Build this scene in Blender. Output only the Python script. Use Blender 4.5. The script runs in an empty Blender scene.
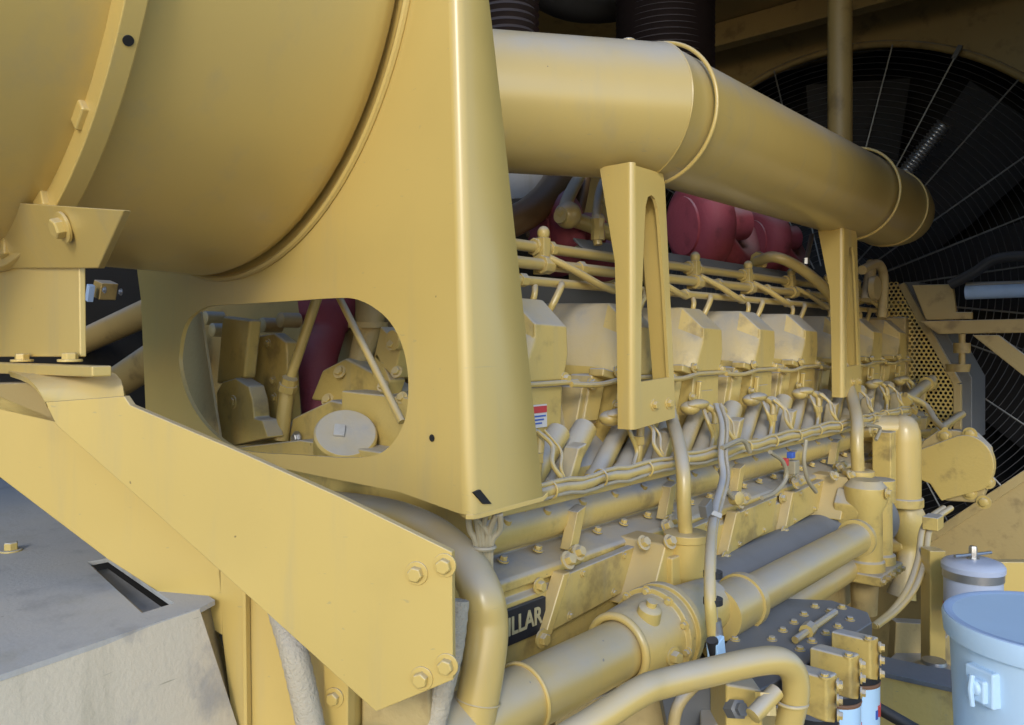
import bpy, bmesh, math, random
from mathutils import Vector, Matrix
random.seed(7)
V = Vector
sc = bpy.context.scene
COL = sc.collection
# ---------------------------------------------------------------- site geometry
# X runs along the engine, Y across it, Z up; eye at the origin, 1.7 m over ground
A = math.radians(41.5)
CA, SA = math.cos(A), math.sin(A)
F = 800.0; HX = 512.0; HY = 340.0
def ray(px, py):
    t = (px-HX)/F
    return V((CA+SA*t, SA-CA*t, (HY-py)/F))
def pY(px, py, Y): r = ray(px, py); return r*(Y/r.y)
def pX(px, py, X): r = ray(px, py); return r*(X/r.x)
def pZ(px, py, Z): r = ray(px, py); return r*(Z/r.z)
def pD(px, py, d): return ray(px, py)*d
def plane_pt(px, py, a, b):      # vertical plane through ground points a, b
    r = ray(px, py); n = V((b[1]-a[1], -(b[0]-a[0])))
    k = (n.x*a[0]+n.y*a[1])/(n.x*r.x+n.y*r.y)
    return r*k

# ---------------------------------------------------------------- materials
def nodes(name):
    m = bpy.data.materials.new(name); m.use_nodes = True
    nt = m.node_tree; b = nt.nodes['Principled BSDF']
    return m, nt, b
def mixc(nt, fac, a, b):
    n = nt.nodes.new('ShaderNodeMix'); n.data_type = 'RGBA'
    if hasattr(fac, 'links'): nt.links.new(fac, n.inputs['Factor'])
    else: n.inputs['Factor'].default_value = fac
    for k, v in (('A', a), ('B', b)):
        s = [i for i in n.inputs if i.name == k and i.type == 'RGBA'][0]
        if hasattr(v, 'links'): nt.links.new(v, s)
        else: s.default_value = (*v, 1)
    return [o for o in n.outputs if o.type == 'RGBA'][0]
def math_(nt, op, a, b=None, clamp=False):
    n = nt.nodes.new('ShaderNodeMath'); n.operation = op; n.use_clamp = clamp
    for i, v in enumerate((a, b)):
        if v is None: continue
        if hasattr(v, 'links'): nt.links.new(v, n.inputs[i])
        else: n.inputs[i].default_value = v
    return n.outputs[0]
def noise(nt, pos, scale, detail=4, rough=.55):
    n = nt.nodes.new('ShaderNodeTexNoise'); n.inputs['Scale'].default_value = scale
    n.inputs['Detail'].default_value = detail; n.inputs['Roughness'].default_value = rough
    nt.links.new(pos, n.inputs['Vector']); return n.outputs['Fac']
def ramp(nt, fac, a, b):
    n = nt.nodes.new('ShaderNodeMapRange'); nt.links.new(fac, n.inputs[0])
    n.inputs[1].default_value = a; n.inputs[2].default_value = b
    n.interpolation_type = 'SMOOTHSTEP'
    return n.outputs[0]
SKY_TINT_DUST = (.37, .40, .46)  # real dust, tinted blue to put skylight on upward faces
def paint(name, col, rough=.38, sky_dust=.5, grime=.15, bump=.02, metal=0, coat=0, streak=0, sky_dustcol=SKY_TINT_DUST, grimecol=None, spec=.5, pebble=160):
    m, nt, b = nodes(name)
    g = nt.nodes.new('ShaderNodeNewGeometry'); pos = g.outputs['Position']
    big = noise(nt, pos, 2.3, 3); mid = noise(nt, pos, 11, 5, .6); fine = noise(nt, pos, 55, 5, .65)
    c2 = tuple(x*.93 for x in col)
    base = mixc(nt, ramp(nt, big, .35, .68), col, c2)
    gm = math_(nt, 'MULTIPLY', ramp(nt, mid, .52, .72), grime)
    base = mixc(nt, gm, base, grimecol or tuple(x*.45 for x in col))
    if streak:
        mp_ = nt.nodes.new('ShaderNodeMapping'); mp_.inputs['Scale'].default_value = (16, 16, 1.6); nt.links.new(pos, mp_.inputs['Vector'])
        st_ = noise(nt, mp_.outputs[0], 1.0, 6, .62)
        base = mixc(nt, math_(nt, 'MULTIPLY', ramp(nt, st_, .50, .74), streak), base, (.34, .30, .20))
        sc_ = nt.nodes.new('ShaderNodeMapping'); sc_.inputs['Scale'].default_value = (5, 60, 190); sc_.inputs['Rotation'].default_value = (.4, .3, .9); nt.links.new(pos, sc_.inputs['Vector'])
        s2 = noise(nt, sc_.outputs[0], 1.0, 2, .5)
        base = mixc(nt, math_(nt, 'MULTIPLY', ramp(nt, s2, .72, .78), streak*1.3), base, (.30, .26, .17))
        chip = noise(nt, pos, 75, 2, .4)
        base = mixc(nt, math_(nt, 'MULTIPLY', ramp(nt, chip, .80, .82), .7), base, (.10, .07, .04))
    sep = nt.nodes.new('ShaderNodeSeparateXYZ'); nt.links.new(g.outputs['Normal'], sep.inputs[0])
    up = ramp(nt, sep.outputs['Z'], .12, .72)
    dn = math_(nt, 'ADD', math_(nt, 'MULTIPLY', mid, .7), math_(nt, 'MULTIPLY', fine, .5))
    d = math_(nt, 'MULTIPLY', up, ramp(nt, math_(nt, 'ADD', math_(nt, 'MULTIPLY', big, .6), math_(nt, 'MULTIPLY', mid, .5)), .05, .85))
    d = math_(nt, 'MULTIPLY', math_(nt, 'ADD', d, 0.0), sky_dust, True)
    base = mixc(nt, d, base, sky_dustcol)
    nt.links.new(base, b.inputs['Base Color'])
    r = math_(nt, 'ADD', math_(nt, 'MULTIPLY', fine, .07), rough-.03)
    r = math_(nt, 'ADD', r, math_(nt, 'MULTIPLY', d, .4), True)
    nt.links.new(r, b.inputs['Roughness'])
    b.inputs['Metallic'].default_value = metal
    b.inputs['Coat Weight'].default_value = coat; b.inputs['Coat Roughness'].default_value = .25
    b.inputs['Specular IOR Level'].default_value = spec
    bp = nt.nodes.new('ShaderNodeBump'); bp.inputs['Strength'].default_value = bump*6
    bp.inputs['Distance'].default_value = .002
    nt.links.new(noise(nt, pos, pebble, 3), bp.inputs['Height']); nt.links.new(bp.outputs[0], b.inputs['Normal'])
    return m
YEL = (.60, .430, .128)
M = {}
M['yellow'] = paint('yellow_paint', YEL, .30, .45, .05, bump=.008, coat=.4, streak=.30)
M['panel'] = paint('panel_paint', (.61, .438, .132), .32, .25, .03, bump=.003, coat=.5, streak=.22)
M['cast'] = paint('cast_yellow', (.57, .418, .128), .36, .9, .6, streak=.35, bump=.07, grimecol=(.16, .11, .05), pebble=90)
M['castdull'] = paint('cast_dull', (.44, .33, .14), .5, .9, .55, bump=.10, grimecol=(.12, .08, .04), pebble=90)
M['dim'] = paint('shaded_yellow', (.34, .24, .085), .5, .5, .5, grimecol=(.08, .05, .02))  # darkened copy of the yellow, shade of the bay put into the colour
M['pipe'] = paint('pipe_paint', (.55, .400, .124), .30, .7, .05, bump=.002, coat=.4, streak=.25)
M['grey'] = paint('dusty_grey_steel', (.50, .48, .44), .55, .5, .6, streak=.5, bump=.04, grimecol=(.22, .19, .16))
M['beige'] = paint('beige_worn_steel', (.66, .57, .42), .6, .2, .9, streak=.5, bump=.06, grimecol=(.38, .35, .31))
M['bluegrey'] = paint('oily_dark_steel', (.13, .135, .14), .42, .35, .4)
M['black'] = paint('black_rubber', (.018, .018, .02), .55, .25, .1)
M['void'] = paint('shade_black', (.012, .011, .010), .8, .1, .1)  # near-black colour stands in for the dark of holes, notch and bay walls
M['red'] = paint('red_insulation', (.30, .055, .075), .7, .5, .5, bump=.15, grimecol=(.07, .015, .02), pebble=60)
M['brown'] = paint('heat_brown', (.16, .09, .035), .4, .1, .4)
M['rust'] = paint('rusty_iron', (.20, .10, .05), .8, .1, .7)
M['steel'] = paint('bare_steel', (.42, .42, .42), .32, .15, .3, metal=.8)
M['wire'] = paint('guard_wire', (.15, .15, .155), .35, .1, .1, metal=.6)
M['spokewire'] = paint('spoke_wire', (.22, .22, .21), .4, .2, .4, metal=.4)
M['bucket'] = paint('light_blue_plastic', (.56, .75, .93), .34, .12, .08, bump=.02)
M['lid'] = paint('blue_lid', (.40, .54, .76), .42, .15, .2)
M['can'] = paint('pale_blue_filter', (.46, .68, .90), .35, .05, .1)
M['white'] = paint('white_enamel', (.45, .50, .62), .35, .25, .1)
M['redink'] = paint('red_ink', (.55, .05, .05), .5, .05, 0)
M['blueink'] = paint('blue_ink', (.05, .12, .45), .5, .05, 0)
M['sleeve'] = paint('braid_sleeve', (.50, .43, .31), .75, .3, .4, bump=.25, pebble=260)
M['cable'] = paint('beige_cable', (.36, .31, .20), .5, .4, .3)
M['letter'] = paint('plate_letters', (.50, .42, .22), .4, .2, .2)
M['ground'] = paint('dusty_ground', (.15, .125, .09), .9, .3, .5, bump=.3)
M['sticker'] = paint('sticker_white', (.65, .62, .58), .4, .1, .1)

# ---------------------------------------------------------------- building tools
class MB:
    def __init__(s): s.v = []; s.f = []; s.marks = []; s.lock = 0
    def add(s, vs, fs):
        o = len(s.v); s.v += [V(x) for x in vs]; s.f += [tuple(i+o for i in f) for f in fs]; return s
    def box(s, a, b):
        x0, y0, z0 = a; x1, y1, z1 = b
        vs = [(x, y, z) for z in (z0, z1) for y in (y0, y1) for x in (x0, x1)]
        return s.add(vs, [(0,2,3,1),(4,5,7,6),(0,1,5,4),(2,6,7,3),(0,4,6,2),(1,3,7,5)])
    def obox(s, c, ex, ey, ez):   # centre and half vectors
        c, ex, ey, ez = map(V, (c, ex, ey, ez))
        vs = [c+ex*i+ey*j+ez*k for k in (-1, 1) for j in (-1, 1) for i in (-1, 1)]
        return s.add(vs, [(0,2,3,1),(4,5,7,6),(0,1,5,4),(2,6,7,3),(0,4,6,2),(1,3,7,5)])
    def prism(s, poly, d):
        poly = [V(p) for p in poly]; d = V(d); n = len(poly)
        vs = poly+[p+d for p in poly]
        return s.add(vs, [tuple(range(n)), tuple(range(2*n-1, n-1, -1))]+[(i, (i+1) % n, (i+1) % n+n, i+n) for i in range(n)])
    def loft(s, secs, caps=True):
        n = len(secs[0]); vs = [p for q in secs for p in q]; fs = []
        for k in range(len(secs)-1):
            for i in range(n):
                j = (i+1) % n; fs.append((k*n+i, k*n+j, (k+1)*n+j, (k+1)*n+i))
        if caps: fs += [tuple(range(n-1, -1, -1)), tuple(range((len(secs)-1)*n, len(secs)*n))]
        return s.add(vs, fs)
    def tube(s, pts, r, n=14, caps=True):
        pts = [V(p) for p in pts]; secs = []
        up = None
        for i, p in enumerate(pts):
            d = (pts[min(i+1, len(pts)-1)]-pts[max(i-1, 0)]).normalized()
            if up is None:
                up = d.orthogonal().normalized()
            up = (up-d*up.dot(d)).normalized(); w = d.cross(up)
            rr = r[i] if isinstance(r, (list, tuple)) else r
            secs.append([p+(up*math.cos(6.28318531*k/n)+w*math.sin(6.28318531*k/n))*rr for k in range(n)])
        return s.loft(secs, caps)
    def lathe(s, o, ax, prof, n=32):   # prof [(dist along axis, radius)]
        ax = V(ax).normalized(); return s.tube2([V(o)+ax*a for a, r in prof], ax, [r for a, r in prof], n)
    def tube2(s, pts, ax, rs, n):
        up = ax.orthogonal().normalized(); w = ax.cross(up)
        return s.loft([[p+(up*math.cos(6.28318531*k/n)+w*math.sin(6.28318531*k/n))*max(r, 1e-4) for k in range(n)] for p, r in zip(pts, rs)])
    def ring(s, c, ax, R, r, n=48, m=8, a0=0, a1=360):
        ax = V(ax).normalized(); up = V((0, 0, 1)) if abs(ax.z) < .9 else V((1, 0, 0)); up = (up-ax*up.dot(ax)).normalized(); w = ax.cross(up)
        full = (a1-a0) >= 360
        secs = []
        for k in range(n if full else n+1):
            a = math.radians(a0+(a1-a0)*k/n); d = up*math.cos(a)+w*math.sin(a)
            secs.append([V(c)+d*R+(d*math.cos(6.2831853*j/m)+ax*math.sin(6.2831853*j/m))*r for j in range(m)])
        if full:
            o = len(s.v); nn = len(secs); s.v += [p for q in secs for p in q]
            for k in range(nn):
                for j in range(m):
                    s.f.append((o+k*m+j, o+k*m+(j+1) % m, o+((k+1) % nn)*m+(j+1) % m, o+((k+1) % nn)*m+j))
            return s
        return s.loft(secs)
    def ball(s, c, rx, ry=None, rz=None, n=16, m=10):
        ry = ry or rx; rz = rz or rx; c = V(c)
        return s.loft([[c+V((rx*math.sin(b)*math.cos(6.2831853*k/n), ry*math.sin(b)*math.sin(6.2831853*k/n), rz*math.cos(b))) for k in range(n)]
                       for b in [max(.02, min(3.12, math.pi*i/m)) for i in range(m+1)]])
    def bolt(s, p, ax, r=.008, h=.007, washer=True):
        ax = V(ax).normalized(); p = V(p)
        if washer: s.lathe(p, ax, [(-.001, r*1.5), (r*.25, r*1.5), (r*.25, r*.9)], 18)
        a = random.random()*1.0
        up = ax.orthogonal().normalized(); w = ax.cross(up)
        secs = []
        for hh, q in ((r*.2, 1), (h*.85+r*.2, 1), (h+r*.2, .86)):
            secs.append([p+ax*hh+(up*math.cos(a+1.0472*k)+w*math.sin(a+1.0472*k))*r*q for k in range(6)])
        s.loft(secs)
        return s
    def build(s, name, mat, parent=None, bevel=0, smooth=38, seg=2):
        if name in SPLIT and len(s.marks) > 1:
            mk = s.marks+[(len(s.v), len(s.f))]; out = None
            for (a, fa), (b, fb) in zip(mk, mk[1:]):
                q = MB(); q.v = s.v[a:b]; q.f = [tuple(i-a for i in f) for f in s.f[fa:fb]]
                out = q.build(SPLIT[name], mat, parent, bevel, smooth, seg)
            return out
        me = bpy.data.meshes.new(name)
        par = parent
        base = V((0, 0, 0))
        q = parent
        while q is not None: base += q.location; q = q.parent
        if parent is None:
            lo = V([min(p[i] for p in s.v) for i in range(3)]); hi = V([max(p[i] for p in s.v) for i in range(3)])
            base = V(((lo.x+hi.x)/2, (lo.y+hi.y)/2, lo.z))
        me.from_pydata([tuple(p-base) for p in s.v], [], s.f); me.validate()
        bm = bmesh.new(); bm.from_mesh(me); bmesh.ops.recalc_face_normals(bm, faces=bm.faces)
        bm.to_mesh(me); bm.free()
        me.materials.append(M[mat])
        me.polygons.foreach_set('use_smooth', [True]*len(me.polygons))
        me.set_sharp_from_angle(angle=math.radians(smooth))
        o = bpy.data.objects.new(name, me); COL.objects.link(o)
        if parent is None: o.location = base
        else: o.parent = parent
        if bevel:
            b = o.modifiers.new('edge', 'BEVEL'); b.width = bevel; b.segments = seg; b.limit_method = 'ANGLE'; b.angle_limit = math.radians(32)
            b.harden_normals = True
        return o
def marked(fn):
    def g(s, *a, **k):
        if not s.lock: s.marks.append((len(s.v), len(s.f)))
        s.lock += 1
        try: return fn(s, *a, **k)
        finally: s.lock -= 1
    return g
for fn_ in ('add', 'box', 'obox', 'prism', 'loft', 'tube', 'lathe', 'ring', 'ball', 'bolt'): setattr(MB, fn_, marked(getattr(MB, fn_)))
SPLIT = {'head_bolts': 'bolt', 'boss_bolts': 'bolt', 'ledge_bolts': 'ledge_bolt', 'face_bolts': 'face_bolt', 'gallery_plugs': 'plug', 'cover_bolts': 'bolt',
         'box_bolts': 'bolt', 'housing_bolts': 'bolt', 'thermostat_bolts': 'bolt', 'bolts': 'bolt', 'hidden_plugs': 'plug', 'lifter_boss': 'lifter_boss',
         'bleed_line': 'bleed_line', 'injector_line': 'injector_line', 'front_fittings': 'fitting', 'rail_fitting': 'rail_fitting', 'fittings': 'fitting',
         'sensor_cluster': 'sensor', 'drop_wire': 'drop_wire', 'crossover_line': 'crossover_line', 'sensor_stem': 'sensor_stem', 'clamp': 'clamp',
         'riser_line': 'riser_line', 'line': 'line', 'lid_bolt': 'lid_fitting', 'front_riser': 'front_riser', 'riser_flange': 'riser_flange'}
def path(pts, k=6):
    pts = [V(p) for p in pts]; P = [pts[0]*2-pts[1]]+pts+[pts[-1]*2-pts[-2]]; out = []
    for i in range(1, len(P)-2):
        for j in range(k):
            t = j/k; a, b, c, d = P[i-1:i+3]
            out.append(.5*((2*b)+(c-a)*t+(2*a-5*b+4*c-d)*t*t+(3*b-a-3*c+d)*t**3))
    return out+[pts[-1]]
def thing(name, label, cat, loc=(0, 0, 0), group=None):
    o = bpy.data.objects.new(name, None); COL.objects.link(o); o.location = loc; o.empty_display_size = .05
    return tag(o, label, cat, group)
def tag(o, label, cat, group=None):
    o['label'] = label; o['category'] = cat
    if group: o['group'] = group
    return o
def struct(o): o['kind'] = 'structure'; return o
def dup(o, parent=None, off=None):
    c = o.copy(); COL.objects.link(c)
    if parent is not None: c.parent = parent
    if off is not None: c.location = o.location+V(off)
    for ch in list(o.children): dup(ch, c)
    return c
def text(name, s, mat, parent, org, xdir, ydir, size, ext=.0008, sx=1.0):
    cu = bpy.data.curves.new(name, 'FONT'); cu.body = s; cu.size = size; cu.extrude = ext; cu.align_x = 'RIGHT'; cu.offset = size*.02
    t = bpy.data.objects.new('tmp', cu); COL.objects.link(t)
    dg = bpy.context.evaluated_depsgraph_get(); me = bpy.data.meshes.new_from_object(t.evaluated_get(dg))
    bpy.data.objects.remove(t)
    xd, yd = V(xdir).normalized(), V(ydir).normalized(); zd = xd.cross(yd)
    R = Matrix((xd, yd, zd)).transposed().to_4x4(); R.translation = V(org)
    base = V((0, 0, 0)); q = parent
    while q is not None: base += q.location; q = q.parent
    me.transform(Matrix.Translation(-base) @ R @ Matrix.Diagonal((sx, 1, 1, 1)))
    me.materials.clear(); me.materials.append(M[mat])
    o = bpy.data.objects.new(name, me); COL.objects.link(o); o.parent = parent
    return o
X1, Y1, Z1 = V((1, 0, 0)), V((0, 1, 0)), V((0, 0, 1))

# ================================================================ SETTING
struct(MB().box((-12, -12, -1.8), (14, 14, -1.7)).build('ground', 'ground'))
def part_box(name, mat, par, a, b, bev=.004): return MB().box(a, b).build(name, mat, par, bev)
# engine bay: far walls, plus roof and unseen near wing added to block light
t = thing('engine_bay', 'dark sheet steel engine bay with added roof and unseen wing to block light', 'bay', (3, 3, -1.7))
part_box('shade_roof', 'dim', t, (1.5, .12, 1.60), (5.2, 3.2, 1.65))
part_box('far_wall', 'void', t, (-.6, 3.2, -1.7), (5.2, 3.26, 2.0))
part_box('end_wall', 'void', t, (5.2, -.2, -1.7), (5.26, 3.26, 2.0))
part_box('shade_panel', 'dim', t, (2.3, .12, .10), (5.2, .16, 1.597))  # unseen sheet added to keep sky and sun off the fan end
part_box('shade_panel', 'dim', t, (1.5, .12, .42), (2.297, .16, 1.597))
part_box('shade_panel', 'dim', t, (4.1, .0, -1.7), (5.2, .05, -.004))
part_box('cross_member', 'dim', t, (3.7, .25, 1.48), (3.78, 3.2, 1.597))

# ================================================================ AIR CLEANER CANISTER
CY, CZ, CR = 1.355, .632, .515
t = thing('air_canister', 'huge smooth tan air cleaner drum with a bolted clamp ring, top left', 'air cleaner', (.5, CY, CZ-CR))
def drum(prof, n=96):
    m = MB(); return m.lathe((0, CY, CZ), X1, prof, n)
drum([(-.5, CR*.95), (.388, CR*.965), (.389, .3)]).build('end_drum', 'panel', t)
drum([(.398, .3), (.399, CR*.985), (.70, CR), (.715, CR*1.0), (.735, CR*.985), (.742, CR*.97), (.742, .3)]).build('main_drum', 'panel', t)
# clamp ring: L section
m = MB()
m.loft([[V((x, CY+math.cos(a)*r, CZ+math.sin(a)*r)) for x, r in ((.373, CR*.96), (.373, CR*1.03), (.398, CR*1.03), (.400, CR*1.01), (.403, CR*.96))]
        for a in [math.radians(k*3) for k in range(121)]], caps=False)
cl = m.build('clamp_ring', 'panel', t, .002)
for a in (226, 206, 188, 244, 262):
    a = math.radians(a); c = V((.371, CY+math.cos(a)*CR*.965, CZ+math.sin(a)*CR*.985)); rad = V((0, math.cos(a), math.sin(a))); tan = V((0, -math.sin(a), math.cos(a)))
    MB().obox(c, X1*.006, rad*.012, tan*.016).build('lug', 'panel', cl, .003)
a = min((math.radians(k*.25) for k in range(640, 960)), key=lambda q: abs(HY-F*(CZ+math.sin(q)*CR*1.031)/(CA*.386+SA*(CY+math.cos(q)*CR*1.031))-41))
MB().lathe(V((.386, CY+math.cos(a)*CR*1.0305, CZ+math.sin(a)*CR*1.0305)), V((0, math.cos(a), math.sin(a))), [(-.004, .0062), (.0008, .0062), (.0009, .004)], 20).build('bolt_hole', 'void', cl)

# tab bracket and post that carry the drum
PA, PB = (.40, 1.09), (.55, .80)
t = thing('drum_post', 'tan upright steel post with a bolted tab under the drum, far left edge', 'post', (.36, 1.3, -.1))
q = [pX(-40, 205, .352), pX(20, 203, .352), pX(124, 210, .352), pX(98, 268, .384), pX(-40, 268, .384)]
MB().prism(q, X1*.008).build('tab_plate', 'yellow', t, .0015)
q = [pZ(-40, 203, q[2].z), pZ(20, 198, q[2].z), pZ(124, 208, q[2].z)]
MB().bolt(pX(64, 227, .357), V((-1, 0, -.33)), .0125, .011).build('bolt', 'yellow', t, .0008)
MB().bolt(pX(38, 198, .40), Z1, .009, .007, False).build('bolt', 'yellow', t, .0008)
q = [pX(-60, 267, .39), pX(79, 267, .39), pX(80, 357, .39), pX(-60, 357, .39)]
MB().prism(q, X1*.008).build('upright', 'yellow', t, .002)
fl = [pX(-80, 360, .365), pX(92, 366, .365), pX(92, 377, .365), pX(-80, 371, .365)]
MB().prism(fl, X1*.022).build('foot_flange', 'yellow', t, .002)
for px in (22, 70):
    MB().bolt(pX(px, 361, .378), Z1, .0095, .0085).build('bolt', 'yellow', t, .0008)

# ================================================================ PANEL WITH OVAL OPENING
XP, YF = .75, .75
t = thing('support_panel', 'tall tan folded steel panel with a rounded opening cut through it', 'panel', (XP, YF, -.24))
def px_poly(pts, X): return [pX(a, b, X) for a, b in pts]
outer = [(138, 215), (136, 262), (141, 300), (146, 418), (200, 447), (250, 462), (330, 478), (400, 492), (455, 512), (462, 514)]
outer += [(447, -40), (430, -60), (138, -60)]
hole = []
hp = [(196, 312), (210, 306), (240, 304), (290, 301), (335, 298), (355, 299), (373, 307), (390, 322), (402, 345), (408, 375), (407, 410), (400, 432), (388, 448), (372, 456), (345, 458), (300, 455), (262, 453), (235, 448), (214, 434), (197, 414), (185, 390), (179, 362), (182, 335), (188, 320)]
def fill_hole(outer, hole, X, th, name, mat, par):
    bm = bmesh.new(); es = []
    for loop in (outer, hole):
        vs = [bm.verts.new(pX(a, b, X)) for a, b in loop]
        es += [bm.edges.new((vs[i], vs[(i+1) % len(vs)])) for i in range(len(vs))]
    bmesh.ops.triangle_fill(bm, use_beauty=True, use_dissolve=False, edges=es)
    r = bmesh.ops.extrude_face_region(bm, geom=bm.faces[:])
    bmesh.ops.translate(bm, vec=V((th, 0, 0)), verts=[g for g in r['geom'] if isinstance(g, bmesh.types.BMVert)])
    bmesh.ops.recalc_face_normals(bm, faces=bm.faces)
    bmesh.ops.translate(bm, vec=-V(par.location), verts=bm.verts)
    me = bpy.data.meshes.new(name); bm.to_mesh(me); bm.free(); me.materials.append(M[mat])
    me.polygons.foreach_set('use_smooth', [True]*len(me.polygons)); me.set_sharp_from_angle(angle=math.radians(30))
    o = bpy.data.objects.new(name, me); COL.objects.link(o); o.parent = par
    return o
# smooth the opening
hs = path([V((a, b, 0)) for a, b in hp+[hp[0]]], 4)[:-1]
hole = [(p.x, p.y) for p in hs]
fill_hole(outer, hole, XP, .008, 'face_sheet', 'panel', t)
# bend + return flange, swept strip: columns of points from top to bottom
top = pX(447, -40, XP); bot = pX(462, 514, XP)
ft, fb = pY(484, -40, YF-.0), pY(541, 497, YF-.0)
rows = []
for k in range(9):
    s = k/8; a = top.lerp(bot, s)
    r = .016; e = pY(484+(543-484)*(s**.95), -40+537*s, a.y-r)
    corner = V((XP, YF, a.z)); a2 = V((XP, a.y, a.z))
    cx = XP+r; cyy = a.y-.0
    row = [a2]
    yb = a.y-r                       # flange plane for this row
    for j in range(1, 9):
        an = math.pi/2*j/8
        row.append(V((XP+r-r*math.cos(an), a.y-r*math.sin(an), a.z+(e.z-a.z)*.1*j/8)))
    row.append(V((e.x, yb, e.z)))
    rows.append(row)
inn = []
m = MB(); n = len(rows[0])
vs = [p for r in rows for p in r]+[p+V((.006, .006, 0)) for r in rows for p in r]
N = len(vs)//2; fs = []
for i in range(8):
    for j in range(n-1):
        a, b, c, d = i*n+j, i*n+j+1, (i+1)*n+j+1, (i+1)*n+j
        fs += [(a, b, c, d), (N+a, N+d, N+c, N+b)]
for i in range(8):
    a, d = i*n+n-1, (i+1)*n+n-1; fs.append((a, N+a, N+d, d))
for j in range(n-1):
    a, b = 8*n+j, 8*n+j+1; fs += [(a, b, N+b, N+a)]
m.add(vs, fs); m.build('folded_flange', 'panel', t, 0, 50)
# lower turned-in lip with drain notch
yfl = rows[8][-1].y
lip = [rows[8][2], rows[8][5], rows[8][8], rows[8][9], rows[8][9]+V((.012, 0, .006)), rows[8][9]+V((.0, .06, .006)), rows[8][2]+V((.02, .06, .01))]
MB().prism(lip, V((0, 0, -.007))).build('bottom_lip', 'panel', t, .001)
MB().prism([rows[8][8]+V((-.012, -.0025, .030)), rows[8][8]+V((.006, -.0025, .012)), rows[8][8]+V((.022, -.0025, .010)), rows[8][8]+V((.012, -.0025, .02)), rows[8][8]+V((.0, -.0025, .032))], V((0, .004, 0))).build('drain_notch', 'void', t)  # black plate laid on for the dark of the cut
MB().lathe(pX(432, 438, XP-.001), -X1, [(0, .005), (.0006, .005)], 20).build('bolt_hole', 'void', t)
# curved rib where the drum seats
m = MB(); m.ring((XP-.003, CY, CZ), X1, CR*1.008, .006, 120, 8); m.build('seam_bead', 'panel', t)

# ================================================================ DIAGONAL BRACE PLATE
DA, DB = (.42, .93), (.60, .58)
def dp(px, py, off=0.0):
    p = plane_pt(px, py, DA, DB); return p
DN = V((DB[1]-DA[1], -(DB[0]-DA[0]), 0)).normalized()     # faces viewer
if DN.dot(V((CA, SA, 0))) > 0: DN = -DN
t = thing('brace_plate', 'wide tan diagonal brace plate bolted at its lower right corner', 'brace', dp(400, 700))
q = [(45, 402), (56, 425), (150, 508), (260, 607), (376, 712), (453, 680), (452, 552), (340, 497), (240, 452), (130, 405), (124, 396)]
MB().prism([dp(a, b) for a, b in q], -DN*.010).build('plate', 'yellow', t, .0012)
# folded top, rolling back over
secs = []
for px0, px1, py0, py1, dep in ((45, 124, 402, 396, 0), (40, 123, 392, 388, .004), (34, 121, 384, 380, .012), (27, 116, 378, 374, .026), (18, 108, 374, 371, .05), (8, 102, 371, 369, .09)):
    oa = (DA[0]-DN.x*dep, DA[1]-DN.y*dep); ob = (DB[0]-DN.x*dep, DB[1]-DN.y*dep)
    secs.append((plane_pt(px0, py0, oa, ob), plane_pt(px1, py1, oa, ob)))
m = MB(); vs = []
for a, b in secs: vs += [a, b]
for a, b in secs: vs += [a-DN*.004-Z1*.008, b-DN*.004-Z1*.008]
fs = []; n = len(secs)
for i in range(n-1):
    a = 2*i; fs += [(a, a+1, a+3, a+2), (2*n+a, 2*n+a+2, 2*n+a+3, 2*n+a+1), (a, a+2, 2*n+a+2, 2*n+a), (a+1, 2*n+a+1, 2*n+a+3, a+3)]
fs.append((2*n-2, 2*n-1, 4*n-1, 4*n-2))
m.add(vs, fs).build('folded_top', 'yellow', t, 0, 60)
for px, py in ((417, 573), (445, 565), (422, 678), (447, 665)):
    MB().bolt(dp(px, py), DN, .0085, .008).build('bolt', 'yellow', t, .0008)
# beam behind
t = thing('diagonal_beam', 'tan box beam running down left behind the diagonal brace plate', 'beam', (.5, .95, -.35))
DA2, DB2 = (.47, .99), (.66, .62)
def ep(px, py): return plane_pt(px, py, DA2, DB2)
MB().prism([ep(a, b) for a, b in ((-60, 395), (-60, 436), (0, 478), (108, 560), (176, 604), (222, 636), (222, 570), (60, 420), (0, 395))], -DN*.07).build('web', 'yellow', t, .002)
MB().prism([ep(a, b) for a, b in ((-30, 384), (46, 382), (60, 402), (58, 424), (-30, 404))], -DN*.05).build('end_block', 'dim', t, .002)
t = thing('frame_post', 'tan welded upright frame post below the diagonal brace plate', 'post', ep(260, 760))
MB().prism([ep(a, b) for a, b in ((216, 545), (222, 640), (232, 725), (246, 900), (246, 560))], -DN*.06).build('narrow_web', 'yellow', t, .002)
MB().prism([ep(a, b)-DN*.008 for a, b in ((244, 540), (249, 900), (350, 900), (346, 560))], -DN*.05).build('wide_web', 'yellow', t, .002)
MB().prism([ep(a, b)+DN*.004 for a, b in ((243, 560), (247, 900), (251, 900), (247, 560))], -DN*.01).build('weld_strip', 'yellow', t, .001)
MB().prism([ep(a, b)+DN*.003 for a, b in ((326, 560), (322, 900), (348, 900), (350, 560))], -DN*.02).build('edge_strip', 'yellow', t, .002)
MB().bolt(ep(336, 696)+DN*.004, DN, .008, .007).build('bolt', 'yellow', t, .0008)
MB().prism([ep(a, b)-DN*.03 for a, b in ((350, 690), (350, 900), (430, 900), (420, 690))], -DN*.04).build('gusset', 'castdull', t, .004)

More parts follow.
